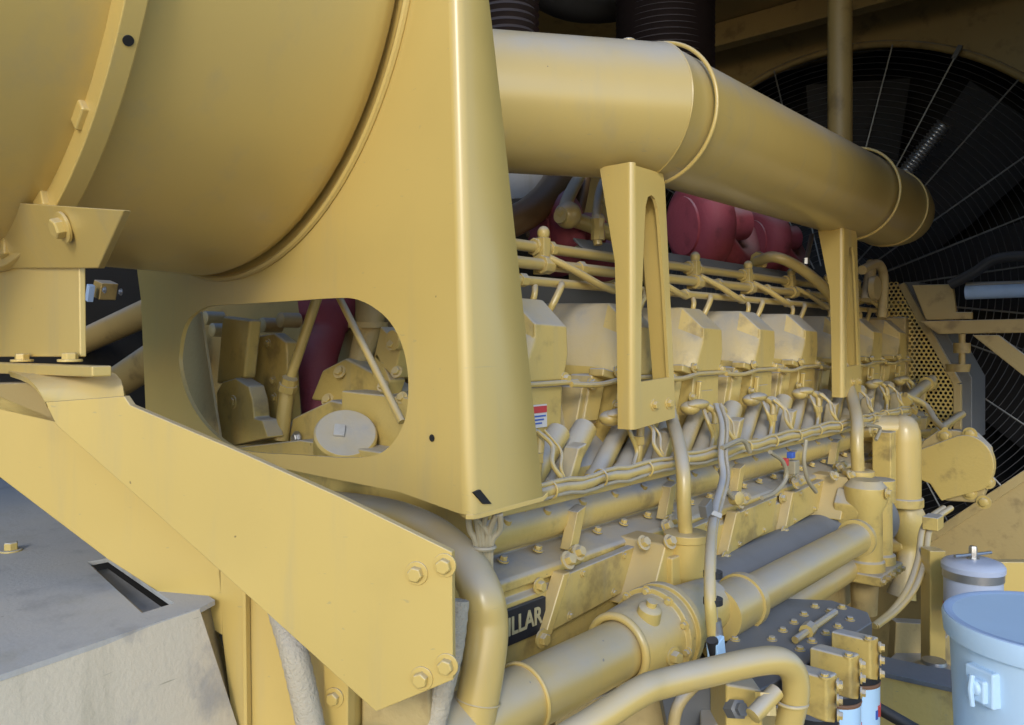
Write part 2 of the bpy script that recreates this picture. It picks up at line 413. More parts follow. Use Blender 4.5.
# ================================================================ GREY STEP BOX
zt = -.318
t = thing('step_box', 'dusty grey steel step box with a slot in its blue lit top', 'step box', (.3, .9, -.9))
top = [pZ(200, 608, zt), pZ(0, 675, zt), pZ(-200, 742, zt), pZ(-200, 470, zt), pZ(0, 478, zt), pZ(60, 500, zt), pZ(215, 600, zt)]
slot = [(87, 562), (108, 558), (174, 603), (142, 613)]
bm = bmesh.new(); es = []
for loop in (top, [pZ(a, b, zt) for a, b in slot]):
    vs = [bm.verts.new(p) for p in loop]; es += [bm.edges.new((vs[i], vs[(i+1) % len(vs)])) for i in range(len(vs))]
bmesh.ops.triangle_fill(bm, use_beauty=True, use_dissolve=False, edges=es)
r = bmesh.ops.extrude_face_region(bm, geom=bm.faces[:])
bmesh.ops.translate(bm, vec=V((0, 0, -.006)), verts=[g for g in r['geom'] if isinstance(g, bmesh.types.BMVert)])
bmesh.ops.recalc_face_normals(bm, faces=bm.faces); bmesh.ops.translate(bm, vec=-V(t.location), verts=bm.verts)
me = bpy.data.meshes.new('top_sheet'); bm.to_mesh(me); bm.free(); me.materials.append(M['grey'])
o = bpy.data.objects.new('top_sheet', me); COL.objects.link(o); o.parent = t
f0, f1 = pZ(200, 609, zt-.001), pZ(-200, 742, zt-.001)
out = V((f1.y-f0.y, -(f1.x-f0.x), 0)).normalized()
if out.dot(V((CA, SA, 0))) > 0: out = -out
along = (f0-f1).normalized()
MB().prism([f0, f1, f1-Z1*.5+out*.05, f0-Z1*.5+out*.05+along*.14], -out*.006).build('front_sheet', 'beige', t, .001)
MB().prism([f0-out*.007, f0-Z1*.5+out*.05+along*.139, f0-Z1*.5-out*.3+along*.139, pZ(215, 600, zt-.008)], -along*.006).build('side_sheet', 'grey', t, .001)
sl = [pZ(a, b, zt-.007) for a, b in slot]
MB().prism([p-Z1*.016 for p in (sl[0], sl[1], sl[2], sl[3])], V((0, 0, -.004))).build('slot_floor', 'grey', t)
MB().prism([sl[0], sl[3], sl[3]-Z1*.016, sl[0]-Z1*.016], (sl[1]-sl[0])*.05).build('slot_lip', 'dim', t)
MB().bolt(pZ(11, 551, zt), Z1, .010, .012).build('bolt', 'cast', t, .001)

# ================================================================ INTAKE DUCT
DY, DZ, DR = .92, .487, .141
t = thing('intake_duct', 'thick tan round air duct elbowing across above the engine', 'duct', (1.45, DY, DZ-DR))
J = V((1.47, DY, DZ))
L = pD(380, 92, 1.63); L.z = DZ+.012
dirL = (L-J).normalized(); mit = (dirL-X1).normalized()
# mitre plane normal = bisector
bis = (dirL+X1).normalized(); nrm = bis.cross(Z1).normalized()
mp = dirL-X1; mp.normalize()   # normal of mitre plane
def mitre_tube(name, a, d, far, r, cut, mat, par):
    up = Z1; w = d.cross(up).normalized(); sec0 = []; sec1 = []; n = 64
    for k in range(n):
        o = (up*math.cos(6.2831853*k/n)+w*math.sin(6.2831853*k/n))*r
        s = -(o.dot(cut))/d.dot(cut)
        sec0.append(a+o+d*s); sec1.append(a+d*far+o)
    return MB().loft([sec0, [p.lerp(q, .5) for p, q in zip(sec0, sec1)], sec1]).build(name, mat, par)
mitre_tube('left_run', J, dirL, .62, DR*1.01, mp, 'pipe', t)
up_n = 64
# long run, rounded far end
w = X1.cross(Z1)
def csec(x, r, dz=0): return [V((x, DY, DZ+dz))+(Z1*math.cos(6.2831853*k/up_n)+w*math.sin(6.2831853*k/up_n))*r for k in range(up_n)]
sec0 = []
for k in range(up_n):
    o = (Z1*math.cos(6.2831853*k/up_n)+w*math.sin(6.2831853*k/up_n))*DR
    sec0.append(J+o+X1*(-(o.dot(mp))/X1.dot(mp)))
MB().loft([sec0]+[csec(x, r) for x, r in ((1.75, DR), (2.4, DR), (2.9, DR), (3.14, DR*.985), (3.22, DR*.95), (3.30, DR*.85), (3.35, DR*.66), (3.37, .02))]).build('long_run', 'pipe', t, 0, 60)
# weld seam at the mitre
pts = [p*1.0+(p-J).normalized()*.001 for p in sec0]; pts.append(pts[0])
MB().tube(pts, .0022, 6).build('weld_seam', 'pipe', t)
MB().lathe(J+V((-.035, .02, DR-.006)), Z1, [(0, .016), (.012, .016), (.016, .012)], 24).build('plug_boss', 'pipe', t, .001)
MB().ring((3.12, DY, DZ), X1, DR*.99, .004, 72, 8).build('weld_seam', 'pipe', t)
def straps(x, par):
    MB().ring((x, DY, DZ), X1, DR+.0055, .0055, 72, 10, -20, 200).build('hoop_strap', 'pipe', par)
for x, lab in ((1.50, 'left'), (2.75, 'right')):
    MB().ring((x, DY, DZ), X1, DR+.011, .0045, 96, 10, 0, 360).build('hoop_strap', 'yellow', t)
MB().lathe((2.62, DY, DZ+DR-.004), Z1, [(0, .012), (.02, .012), (.024, .008)], 16).build('plug_boss', 'pipe', t)

# duct brackets (pair)
def bracket():
    X0, W, YB = 1.37, .155, .88
    r = thing('duct_bracket', 'nearer tan slotted bracket holding the duct in front of the valve covers', 'bracket', (X0, YB, -.18), 'slotted brackets under the duct')
    zt, zb = DZ-DR+.005, -.180
    # front web with long slot
    bm = bmesh.new()
    def q(u, z): return V((X0+u, YB, z))
    outer = [q(0, zb), q(W, zb+.012), q(W-.004, -.08), q(W-.042, zt-.02), q(W-.050, zt), q(0, zt)]
    inner = [q(.020, zb+.095), q(.130, zb+.100), q(.110, zb+.29), q(.092, zb+.42), q(.085, zb+.455), q(.074, zb+.474), q(.060, zb+.480), q(.046, zb+.474), q(.038, zb+.455), q(.032, zb+.40), q(.022, zb+.25)]
    es = []
    for loop in (outer, inner):
        vs = [bm.verts.new(p) for p in loop]; es += [bm.edges.new((vs[i], vs[(i+1) % len(vs)])) for i in range(len(vs))]
    bmesh.ops.triangle_fill(bm, use_beauty=True, use_dissolve=False, edges=es)
    g = bmesh.ops.extrude_face_region(bm, geom=bm.faces[:])
    bmesh.ops.translate(bm, vec=V((0, .007, 0)), verts=[x for x in g['geom'] if isinstance(x, bmesh.types.BMVert)])
    bmesh.ops.recalc_face_normals(bm, faces=bm.faces); bmesh.ops.translate(bm, vec=-V(r.location), verts=bm.verts)
    me = bpy.data.meshes.new('web'); bm.to_mesh(me); bm.free(); me.materials.append(M['yellow'])
    o = bpy.data.objects.new('web', me); COL.objects.link(o); o.parent = r
    # rounded corner + left flange
    secs = []
    for z, y2 in ((zb, .915), (.0, .917), (.16, .922), (.20, .930), (zt-.02, .955), (zt+.006, .96)):
        p = [V((X0, YB, z))]
        for a in range(0, 91, 15):
            p.append(V((X0-.012*math.sin(math.radians(a)), YB+.012*(1-math.cos(math.radians(a))), z)))
        p.append(V((X0-.012, y2, z))); p.append(V((X0-.006, y2, z))); p.append(V((X0-.006, YB+.012, z))); p.append(V((X0, YB+.0065, z)))
        secs.append(p)
    MB().loft(secs).build('flange', 'yellow', r, 0, 50)
    # right flange, set back
    MB().prism([V((X0+W, YB+.001, zb+.012)), V((X0+W, YB+.045, zb+.012)), V((X0+W-.05, YB+.06, zt)), V((X0+W-.055, YB+.001, zt))], -X1*.006).build('flange', 'yellow', r, .001)
    # saddle
    for u in (.07, .128):
        MB().bolt(V((X0+u, YB, zb+.045)), -Y1, .0085, .008).build('bolt', 'yellow', r, .0008)
    return r
b1 = bracket(); b2 = dup(b1, None, (1.197, 0, 0))
b2['label'] = 'farther tan slotted bracket under the right end of the duct'

# ================================================================ DIESEL ENGINE
E = thing('diesel_engine', 'long tan vee diesel engine with a row of boxy valve covers', 'engine', (2.2, 1.5, -.95))
XE0, XE1 = .985, 3.72
PITCH = .340; XR0 = 1.305
# block profile swept along X
prof = [(1.06, -.205), (.99, -.262), (.985, -.292), (.965, -.300)]
for k in range(9):
    a = math.radians(110-k*26); prof.append((.958-.040*math.sin(math.radians(20+k*17)), -.338+.036*math.cos(math.radians(20+k*17))))
prof += [(.975, -.378), (.972, -.388), (.905, -.404), (.90, -.410), (.90, -.425), (.912, -.428), (.912, -.440), (.90, -.445), (.90, -.565), (.915, -.575), (1.05, -.60), (1.7, -.60), (1.7, -.2)]
MB().loft([[V((x, y, z)) for y, z in prof] for x in (XE0, XE1)]).build('crankcase', 'cast', E, .003)
MB().box((XE0+.05, 1.0, -.95), (XE1-.6, 1.65, -.602)).build('oil_pan', 'castdull', E, .01)
MB().box((XE0+.02, .95, -.66), (XE1-.2, 1.0, -.585)).build('pan_rail', 'rust', E, .003)
MB().box((1.25, 1.35, -.20), (XE1, 1.68, .14)).build('vee_housing', 'castdull', E, .01)

def valve_station(i):
    x = XR0+PITCH*i
    S = []
    def sec(Y, L): return [V((x+a, Y, z)) for a, z in L]
    fr = [(-.106, .032), (-.004, .028), (0, -.03), (-.016, -.082), (-.150, -.082), (-.146, -.072), (-.112, -.012), (-.106, .004)]
    f2 = [(-.106, .036), (-.004, .032), (0, -.03), (-.012, -.082), (-.152, -.082), (-.150, -.070), (-.116, -.008), (-.106, .006)]
    md = [(-.108, .086), (-.006, .084), (0, -.03), (-.006, -.082), (-.170, -.082), (-.172, -.060), (-.142, .006), (-.128, .030)]
    bk = [(-.135, .092), (-.010, .090), (0, -.03), (-.006, -.082), (-.215, -.082), (-.215, -.050), (-.200, .020), (-.180, .052)]
    cv = MB().loft([sec(1.0, fr), sec(1.006, f2), sec(1.062, md), sec(1.32, bk)]).build('valve_cover', 'cast', E, .0045, 18, 2)
    MB().tube([V((x-.16, .992, -.086)), V((x+.02, .992, -.086))], .0055, 8).build('gasket_lip', 'cast', cv)
    # head below
    hf = [(-.150, -.092), (-.014, -.092), (-.022, -.232), (-.172, -.232)]
    hb = [(-.200, -.092), (-.004, -.092), (-.008, -.232), (-.215, -.232)]
    hd = MB().loft([sec(1.004, hf), sec(1.02, hf), sec(1.3, hb)]).build('cylinder_head', 'cast', E, .004, 18)
    if i: MB().box((x-.125, .996, -.190), (x-.060, 1.0035, -.130)).build('cast_pad', 'cast', hd, .003)
    if i: MB().prism([V((x-.140, .990, -.105)), V((x-.128, .990, -.105)), V((x-.150, .990, -.228)), V((x-.162, .990, -.228))], Y1*.013).build('cast_rib', 'cast', hd, .003)
    # recessed deck between heads and inclined lower face
    MB().loft([[V((x+a, y, z)) for y, z in ((1.30, -.10), (1.09, -.105), (1.05, -.19), (1.075, -.215), (1.3, -.215))] for a in (-.345, -.012)]).build('head_deck', 'cast', E, .004)
    b = MB()
    for a, z in ((-.165, -.078), (-.17, -.145), (-.012, -.078)):
        b.bolt(V((x+a, 1.0, z)), -Y1, .0085, .010)
    b.build('head_bolts', 'cast', hd)
    # boss with bolt beside cover, leaning brackets
    m = MB()
    m.obox((x-.225, 1.045, -.125), (.022, -.004, .0), (0, .03, 0), (.016, 0, .05))
    m.obox((x-.262, 1.055, -.155), (.012, 0, 0), (0, .03, 0), (.018, 0, .055))
    m.obox((x-.20, 1.01, -.075), (.03, 0, -.006), (0, .02, 0), (.002, 0, .009))
    m.build('lifter_boss', 'cast', E, .004)
    m = MB(); m.bolt(V((x-.185, .985, -.07)), -Y1+Z1*.3, .009, .010); m.bolt(V((x-.243, 1.012, -.095)), -Y1+Z1*.3, .009, .010); m.build('boss_bolts', 'cast', E)
    # inlet branch: teardrop nose + down pipe
    m = MB(); m.ball(V((x-.215, .958, -.158)), .044, .022, .013); m.ball(V((x-.235, .968, -.166)), .028, .024, .017)
    m.build('teardrop_cap', 'cast', E)
    m = MB(); m.tube(path([V((x-.185, .95, -.163)), V((x-.172, .935, -.18)), V((x-.182, .93, -.22)), V((x-.190, .93, -.27))]), .0085, 10)
    m.tube(path([V((x-.20, .95, -.172)), V((x-.215, .93, -.20)), V((x-.200, .925, -.235)), V((x-.22, .92, -.262))]), .005, 8)
    m.lathe(V((x-.186, .93, -.205)), -Z1, [(0, .013), (.018, .013)], 6)
    m.build('bleed_line', 'cast', E)
    # leaning tubes down to the block
    for k, (u, yy, rr, tt) in enumerate(((-.055, .965, .026, .13), (-.150, .960, .024, .13), (-.235, .975, .020, .12))):
        p0 = V((x+u+.105, yy+.030, -.185)); p1 = V((x+u-tt*.55, yy-.005, -.300))
        m = MB(); m.tube([p0, p1], [rr, rr*1.05], 18); m.lathe(p1+(p0-p1)*.12, (p1-p0), [(0, rr*1.2), (.016, rr*1.2), (.02, rr)], 18)
        m.build('leaning_tube', 'cast', E)
    m = MB(); m.obox((x-.090, .925, -.232), (.014, 0, .003), (0, .018, 0), (.016, 0, .032)); m.build('clamp_block', 'cast', E, .004)
    # studs on gallery
    m = MB()
    c = V((x-.10, .912, -.352))
    m.obox(c, (.014, 0, .004), (0, .012, .0), (.012, 0, .034)); m.bolt(c+V((-.014, -.010, -.040)), V((-.3, -1, -.5)), .009, .012)
    m.build('gallery_strap', 'cast', E, .004)
for i in range(8): valve_station(i)
for i in range(7):
    x = XR0+PITCH*i
    MB().tube(path([V((x-.01, .985, -.09)), V((x+.08, .98, -.094)), V((x+.18, .985, -.085))]), .006, 8).build('jumper_tube', 'cast', E)

# gallery rail bolts, ledge bolts
m = MB()
for k in range(30):
    x = XE0+.06+k*.095
    m.bolt(V((x, .945, -.388)), V((0, -.3, 1)), .007, .008)
m.build('ledge_bolts', 'cast', E)
m = MB()
for k in range(22):
    x = XE0+.10+k*.13
    m.bolt(V((x, .897, -.432)), -Y1, .0095, .010)
m.build('face_bolts', 'cast', E)
m = MB()
for k in range(26):
    x = XE0+.05+k*.11
    m.lathe(V((x, .928, -.318)), V((0, -.5, 1)), [(0, .008), (.008, .008), (.010, .005)], 12)
m.build('gallery_plugs', 'cast', E)

# hand-hole cover plates on block side
def slant_plate(px, name='access_cover', Yp=.878):
    q = [pY(a, b, Yp) for a, b in px]
    r = MB().prism(q, Y1*.016).build(name, 'cast', E, .003)
    return r
P0 = [(570, 573), (638, 545), (628, 590), (551, 632)]
base = [pY(a, b, .878) for a, b in P0]
for k in range(7):
    dx = k*.34
    q = [p+X1*dx for p in base]
    r = MB().prism(q, Y1*.020).build('access_cover', 'cast', E, .003)
    side = [q[0]+V((-.004, -.004, .004)), q[0]+V((.016, -.004, .004)), q[3]+V((.016, -.004, -.004)), q[3]+V((-.004, -.004, -.004))]
    MB().prism([s-X1*.018 for s in side], Y1*.028).build('cover_rim', 'yellow', r, .003)
    m = MB()
    for u, w_ in ((.2, .12), (.8, .12), (.2, .88), (.78, .88)):
        p = q[0].lerp(q[1], u).lerp(q[3].lerp(q[2], u), w_); m.bolt(p, -Y1, .0055, .004)
    m.build('cover_bolts', 'cast', r)
    m = MB(); m.bolt(q[0]+V((-.018, -.008, .028)), V((0, -1, .5)), .011, .012); m.bolt(q[0]+V((.018, -.004, .034)), V((0, -1, .5)), .010, .012)
    m.bolt(q[3]+V((-.03, -.004, -.002)), V((0, -1, 0)), .011, .010)
    m.build('cover_bolts', 'cast', E)
# maker's plate
MB().box((.80, .890, -.512), (1.096, .8985, -.452)).build('name_plate', 'black', E, .001)
text('plate_lettering', 'CATERPILLAR', 'letter', E, (1.084, .889, -.494), X1, Z1, .042, .0008, .86)

# boxes with cups + drain tubes
def breather(X, Yb):
    m = MB()
    m.loft([[V((X+a, y, z)) for a, z in ((-.13, -.515), (-.045, -.515), (.0, -.40), (-.065, -.40))] for y in (Yb-.0, Yb+.11)])
    m.box((X-.062, Yb-.012, -.515), (X+.050, Yb+.10, -.425))
    r = m.build('drain_box', 'yellow', E, .004)
    m = MB(); c = V((X+.005, Yb-.005, -.47))
    m.lathe(c, Z1, [(-.02, .02), (-.012, .032), (.0, .038), (.05, .040), (.066, .040), (.067, .045), (.082, .045), (.084, .040), (.084, .02)], 32)
    m.build('drain_cup', 'yellow', r, .001)
    m = MB(); m.bolt(V((X-.06, Yb-.004, -.395)), V((-.2, -1, .6)), .010, .011); m.bolt(V((X-.1, Yb+.03, -.395)), V((-.2, -1, .6)), .010, .011); m.build('box_bolts', 'cast', r)
    return c
Yc = .81
c1 = breather(pY(683, 520, Yc).x, Yc); c2 = breather(pY(856, 470, Yc).x, Yc)
MB().tube(path([c1+V((0, 0, .05)), pY(684, 505, .806), pY(683, 470, .815), pY(678, 440, .86), pY(671, 415, .925), pY(664, 370, .95), pY(655, 310, .965), pY(645, 262, .99), pY(632, 228, 1.04), pY(606, 200, 1.12)]), .0145, 18).build('drain_tube', 'pipe', E)
MB().tube(path([c2+V((0, 0, .05)), pY(857, 445, .806), pY(857, 420, .82), pY(852, 398, .87), pY(846, 375, .92), pY(843, 340, .95), pY(838, 312, .97), pY(826, 290, 1.0), pY(800, 268, 1.06), pY(775, 257, 1.12), pY(757, 261, 1.2)]), .0185, 18).build('drain_tube', 'pipe', E)

# ---------- lower water pipes
WY, WZ = .745, -.512
m = MB(); m.lathe((0, WY, WZ), X1, [(.55, .047), (1.12, .047)], 40); m.build('water_pipe', 'pipe', E)
MB().ring((1.105, WY, WZ), X1, .055, .007, 48, 10).build('pipe_collar', 'yellow', E)
MB().ring((.865, WY, WZ), X1, .049, .003, 48, 8).build('pipe_collar', 'yellow', E)
m = MB(); m.lathe((0, WY+.01, WZ-.008), X1, [(1.115, .053), (1.12, .058), (1.14, .064), (1.225, .070), (1.226, .080), (1.242, .080), (1.243, .072), (1.258, .072), (1.259, .080), (1.275, .080), (1.276, .066), (1.36, .056), (1.44, .05), (1.441, .03)], 44)
hsg = m.build('pump_housing', 'cast', E, .002)
m = MB()
for k in range(10):
    a = k*.628+.2; m.bolt(V((1.225, WY+.01+.074*math.cos(a), WZ-.008+.074*math.sin(a))), -X1, .006, .007)
m.bolt(V((1.185, WY-.058, WZ-.02)), V((-.2, -1, .1)), .011, .012)
m.build('housing_bolts', 'cast', hsg)
MB().lathe((1.165, WY-.02, WZ+.040), V((-.1, -.35, 1)), [(0, .022), (.022, .020), (.026, .016), (.027, .009), (.036, .009)], 20).build('drain_boss', 'cast', hsg)
m = MB(); m.lathe((0, WY-.012, WZ-.022), X1, [(1.43, .036), (1.431, .051), (1.53, .051), (1.531, .056), (1.55, .056), (1.551, .041), (2.22, .041), (2.221, .05), (2.24, .05)], 40); m.build('water_pipe', 'pipe', E)
m = MB(); m.lathe((0, .87, -.59), X1, [(1.38, .03), (1.40, .070), (1.42, .082), (2.72, .082), (2.74, .092), (2.78, .092), (2.80, .06), (2.82, .02)], 48); m.build('oil_cooler', 'bluegrey', E)
m = MB(); m.lathe((0, .80, -.655), X1, [(1.55, .03), (1.56, .036), (2.45, .036)], 32); m.build('oil_pipe', 'pipe', E)
MB().box((1.30, .84, -.80), (2.9, .98, -.69)).build('cooler_cradle', 'castdull', E, .004)
for x in (1.62, 2.1, 2.6): MB().obox((x, .84, -.70), (.02, 0, 0), (0, .05, 0), (.02, 0, .08)).build('cradle_arm', 'castdull', E, .004)

# ---------- thermostat housing (right)
m = MB()
a0 = pY(868, 495, .76); cx0 = a0.x
m.lathe((cx0-.02, .76, -.66), Z1, [(0, .02), (.002, .052), (.03, .052), (.035, .046), (.17, .044), (.20, .058), (.24, .058), (.26, .04), (.262, .01)], 32)
m.build('thermostat_housing', 'cast', E, .002)
m = MB(); m.lathe((cx0+.075, .755, -.66), Z1, [(0, .02), (.002, .048), (.03, .048), (.034, .040), (.215, .038), (.218, .046), (.25, .046), (.252, .01)], 32)
m.build('thermostat_housing', 'cast', E, .002)
m = MB(); m.prism([(cx0-.07, .765, -.47), (cx0-.04, .765, -.43), (cx0+.0, .765, -.425), (cx0+.05, .765, -.54), (cx0+.02, .765, -.60), (cx0-.04, .765, -.60)], (0, .07, 0)); m.build('thermostat_web', 'cast', E, .006)
m = MB(); m.box((cx0-.08, .70, -.685), (cx0+.13, .83, -.655)); m.build('thermostat_foot', 'cast', E, .006)
m = MB()
for k in range(5): m.bolt(V((cx0-.07+k*.045, .70, -.67)), -Y1, .008, .008)
m.bolt(V((cx0-.03, .70, -.43)), -Y1, .011, .01)
m.build('thermostat_bolts', 'cast', E)
m = MB(); m.lathe((cx0+.03, .78, -.80), Z1, [(0, .035), (.115, .04)], 24); m.build('thermostat_stub', 'castdull', E)
# elbow riser
e0 = pY(903, 440, .80)
m = MB(); m.lathe((e0.x, .80, -.54), Z1, [(0, .056), (.20, .056), (.235, .054), (.262, .045), (.280, .030), (.288, .01)], 36); m.build('riser_elbow', 'pipe', E, 0, 60)
MB().tube(path([V((e0.x-.01, .82, -.30)), V((e0.x-.06, .90, -.30)), V((e0.x-.10, 1.0, -.30))]), .045, 24).build('riser_branch', 'pipe', E)
m = MB(); m.lathe((e0.x, .80, -.56), Z1, [(0, .064), (.03, .064), (.032, .06)], 32); m.box((e0.x-.13, .80, -.54), (e0.x-.072, .86, -.30)); m.build('riser_flange', 'cast', E, .005)
m = MB(); m.tube(path([V((e0.x+.02, .80, -.56)), V((e0.x+.03, .79, -.62)), V((e0.x+.04, .79, -.70)), V((e0.x+.0, .79, -.78)), V((e0.x-.02, .80, -.86))], 8), [.045+.012*math.sin(k*.2) for k in range(33)], 24); m.build('pump_neck', 'cast', E)
# clutter at front of the engine: brackets, small fittings and lines
m = MB(); m.tube(path([pY(905, 395, .9), pY(925, 405, .85), pY(935, 420, .8), pY(945, 430, .75)]), .012, 10); m.tube([pY(935, 432, .8), pY(967, 411, .8)], .015, 12); m.tube([pY(905, 402, .9), pY(932, 380, .9)], .022, 12)
m.lathe(pY(926, 384, .9), X1, [(0, .03), (.05, .03)], 12)
m.build('front_fittings', 'cast', E)
for i, (px, py, Y, r_) in enumerate(((880, 420, .88, .02), (872, 432, .86, .018), (925, 452, .86, .02), (936, 432, .86, .016), (915, 505, .82, .03), (893, 520, .82, .02), (925, 520, .8, .02), (905, 545, .8, .028))):
    p = pY(px, py, Y); m = MB(); m.lathe(p, (-.2, -1, .2), [(-.06, r_), (0, r_), (.004, r_*.8)], 14); m.bolt(p+V((0, -.004, 0)), (-.2, -1, .2), r_*.5, .012); m.build('plug_fitting', 'cast', E)

# ---------- fuel rails behind/above the covers
m = MB()
def rail(y, z, r, x0=1.05, x1=3.6): MB().tube([V((x0, y, z)), V((x1, y, z))], r, 14).build('fuel_rail', 'pipe', E)
rail(1.13, .205, .0125, 1.0); rail(1.11, .165, .013, 1.0); rail(1.09, .125, .010, 1.0); rail(1.20, .225, .010, 1.6)
MB().prism([(1.56, 1.15, .222), (3.5, 1.15, .222), (3.5, 1.18, .250), (1.56, 1.18, .250)], (0, .004, -.004)).build('rail_tray', 'bluegrey', E, .002)
MB().box((1.25, 1.30, .09), (3.65, 1.34, .16)).build('rail_carrier', 'bluegrey', E, .004)  # dark colour puts in the shade of the gap behind the rails
for i in range(9):
    x = XR0-.16+PITCH*i-.12
    m = MB()
    m.lathe((x, 1.13, .205), X1, [(-.018, .02), (.018, .02)], 8); m.lathe((x+.045, 1.13, .205), X1, [(-.008, .018), (.008, .018)], 6)
    m.lathe((x, 1.11, .165), X1, [(-.016, .021), (.016, .021)], 8)
    m.obox((x, 1.12, .185), (.012, 0, 0), (0, .016, 0), (0, 0, .04)); m.ball((x, 1.115, .235), .014, .014, .016)
    m.lathe((x+.13, 1.11, .165), X1, [(-.01, .018), (.01, .018)], 6); m.lathe((x-.10, 1.09, .125), X1, [(-.01, .015), (.01, .015)], 6)
    fr_ = m.build('rail_fitting', 'cast', E, .002)
    m = MB(); m.tube(path([V((x, 1.10, .18)), V((x+.05, 1.07, .155)), V((x+.12, 1.05, .125)), V((x+.19, 1.06, .115))]), .0085, 10); m.build('injector_line', 'pipe', E)
    m = MB(); m.tube(path([V((x+.03, 1.09, .125)), V((x+.005, 1.07, .115)), V((x-.015, 1.075, .08)), V((x-.02, 1.085, .06))]), .008, 10); m.tube(path([V((x-.05, 1.10, .125)), V((x-.072, 1.08, .10)), V((x-.075, 1.09, .06))]), .007, 10); m.build('injector_line', 'pipe', E)
# uprights between rail and turbo
m = MB(); m.tube(path([pY(598, 245, 1.12), pY(596, 225, 1.13), pY(600, 190, 1.18), pY(615, 160, 1.25)]), .011, 10); m.lathe(pY(598, 240, 1.12), Z1, [(0, .017), (.02, .017), (.03, .013), (.05, .018), (.06, .012)], 8); m.build('riser_line', 'pipe', E)
m = MB(); m.tube(path([pY(560, 215, 1.2), pY(590, 225, 1.2), pY(625, 240, 1.2), pY(660, 262, 1.2)]), .020, 14); m.tube(path([pY(570, 225, 1.2), pY(566, 205, 1.22), pY(580, 175, 1.3)]), .017, 12); m.ball(pY(568, 215, 1.2), .034); m.build('crossover_line', 'pipe', E)
# return elbow at the right
m = MB(); m.lathe(pY(757, 261, 1.2), (1, -.3, .1), [(0, .032), (.02, .032)], 8); m.build('return_line', 'pipe', E)
m = MB(); m.tube([pY(806, 262, 1.05), pY(812, 235, 1.08)], .008, 8); m.lathe(pY(806, 264, 1.05), Z1, [(0, .012), (.02, .012)], 8); m.build('sensor_stem', 'steel', E)
m = MB(); m.tube(path([pY(862, 270, .97), pY(878, 264, .97), pY(884, 280, .97), pY(882, 318, .97)]), .017, 12); m.tube([pY(866, 300, 1.0), pY(872, 262, 1.0)], .02, 12); m.lathe(pY(872, 288, .98), -Y1, [(0, .045), (.02, .045)], 20); m.build('front_riser', 'castdull', E)
# front gear cover at far end
MB().box((3.66, 1.0, -.62), (3.80, 2.0, .10)).build('front_gear_cover', 'castdull', E, .01)
# info sticker on nearest cover
st = [pY(a, b, 1.0025) for a, b in ((533, 405), (550, 403), (550, 424), (533, 426))]
zc = st[0].z
sx = st[0].x
sx -= .016; o = MB().box((sx, .9990, zc-.045), (sx+.055, 1.0035, zc)).build('info_sticker', 'sticker', E)
MB().box((sx+.002, .9975, zc-.016), (sx+.053, .9989, zc-.003)).build('red_band', 'redink', o)
for k in range(3): MB().box((sx+.004, .9975, zc-.024-k*.007), (sx+.050-.006*k, .9989, zc-.021-k*.007)).build('text_line', 'blueink', o)

# ================================================================ THINGS INSIDE THE OPENING
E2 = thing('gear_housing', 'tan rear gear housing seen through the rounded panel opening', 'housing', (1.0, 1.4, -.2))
MB().prism([pX(a, b, 1.23) for a, b in ((190, 470), (190, 270), (300, 250), (430, 270), (430, 470))], X1*.015).build('back_plate', 'dim', E2, .004)  # dark paint puts the shade of the recess into the colour
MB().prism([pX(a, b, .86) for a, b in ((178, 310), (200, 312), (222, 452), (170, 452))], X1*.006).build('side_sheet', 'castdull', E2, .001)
# clevis lever
m = MB(); m.prism([pX(a, b, .92) for a, b in ((222, 316), (250, 320), (244, 378), (216, 384))], X1*.03); m.build('lever_arm', 'cast', E2, .006)
q = [pX(a, b, .905) for a, b in ((216, 392), (222, 382), (235, 378), (248, 386), (252, 400), (254, 418), (262, 420), (268, 438), (226, 447), (218, 430))]
MB().prism(q, X1*.04).build('lever_clevis', 'cast', E2, .004)
MB().bolt(pX(233, 402, .905), -X1, .010, .003).build('pivot_pin', 'cast', E2, .001)
q = [pX(a, b, .98) for a, b in ((252, 345), (258, 336), (274, 333), (286, 342), (290, 420), (252, 418))]
MB().prism(q, X1*.03).build('cover_lobe', 'cast', E2, .005)
for a, b in ((268, 344), (273, 381), (274, 398)): MB().bolt(pX(a, b, .98), -X1, .008, .005).build('lobe_bolt', 'cast', E2)
# dipstick pipes
m = MB(); m.tube([pX(318, 295, 1.0), pX(287, 388, .96)], .011, 14); m.lathe(pX(290, 378, .955), pX(283, 405, .955)-pX(290, 378, .955), [(0, .017), (.014, .017), (.015, .02), (.03, .02)], 8)
m.tube([pX(287, 392, .96), pX(281, 440, .95)], .016, 14); m.build('filler_pipe', 'pipe', E2)
m = MB(); m.tube([pX(338, 295, .88), pX(402, 422, .86)], .0065, 10); m.build('dipstick_pipe', 'pipe', E2)
# actuator with round end
q = [pX(a, b, .97) for a, b in ((284, 452), (292, 418), (330, 400), (350, 404), (352, 452))]
MB().prism(q, X1*.06).build('actuator_body', 'cast', E2, .006)
c = pX(346, 432, .90); axd = V((-.6, -.95, 1.15)).normalized()
m = MB(); m.lathe(c, -axd, [(0, .01), (.0005, .054), (.006, .058), (.05, .058)], 36); o = m.build('actuator_cap', 'cast', E2, .001)
m = MB(); u = axd.orthogonal().normalized(); w = axd.cross(u); m.obox(c+axd*.003+w*.012, u*.013, w*.010, axd*.003); m.build('cap_square', 'grey', o, .001)
MB().bolt(pX(297, 438, .965), -X1, .010, .008).build('body_bolt', 'steel', E2)
q = [pX(a, b, 1.02) for a, b in ((310, 400), (322, 370), (345, 358), (372, 372), (398, 390), (404, 430), (370, 432), (350, 405))]
MB().prism(q, X1*.05).build('flange_block', 'cast', E2, .006)
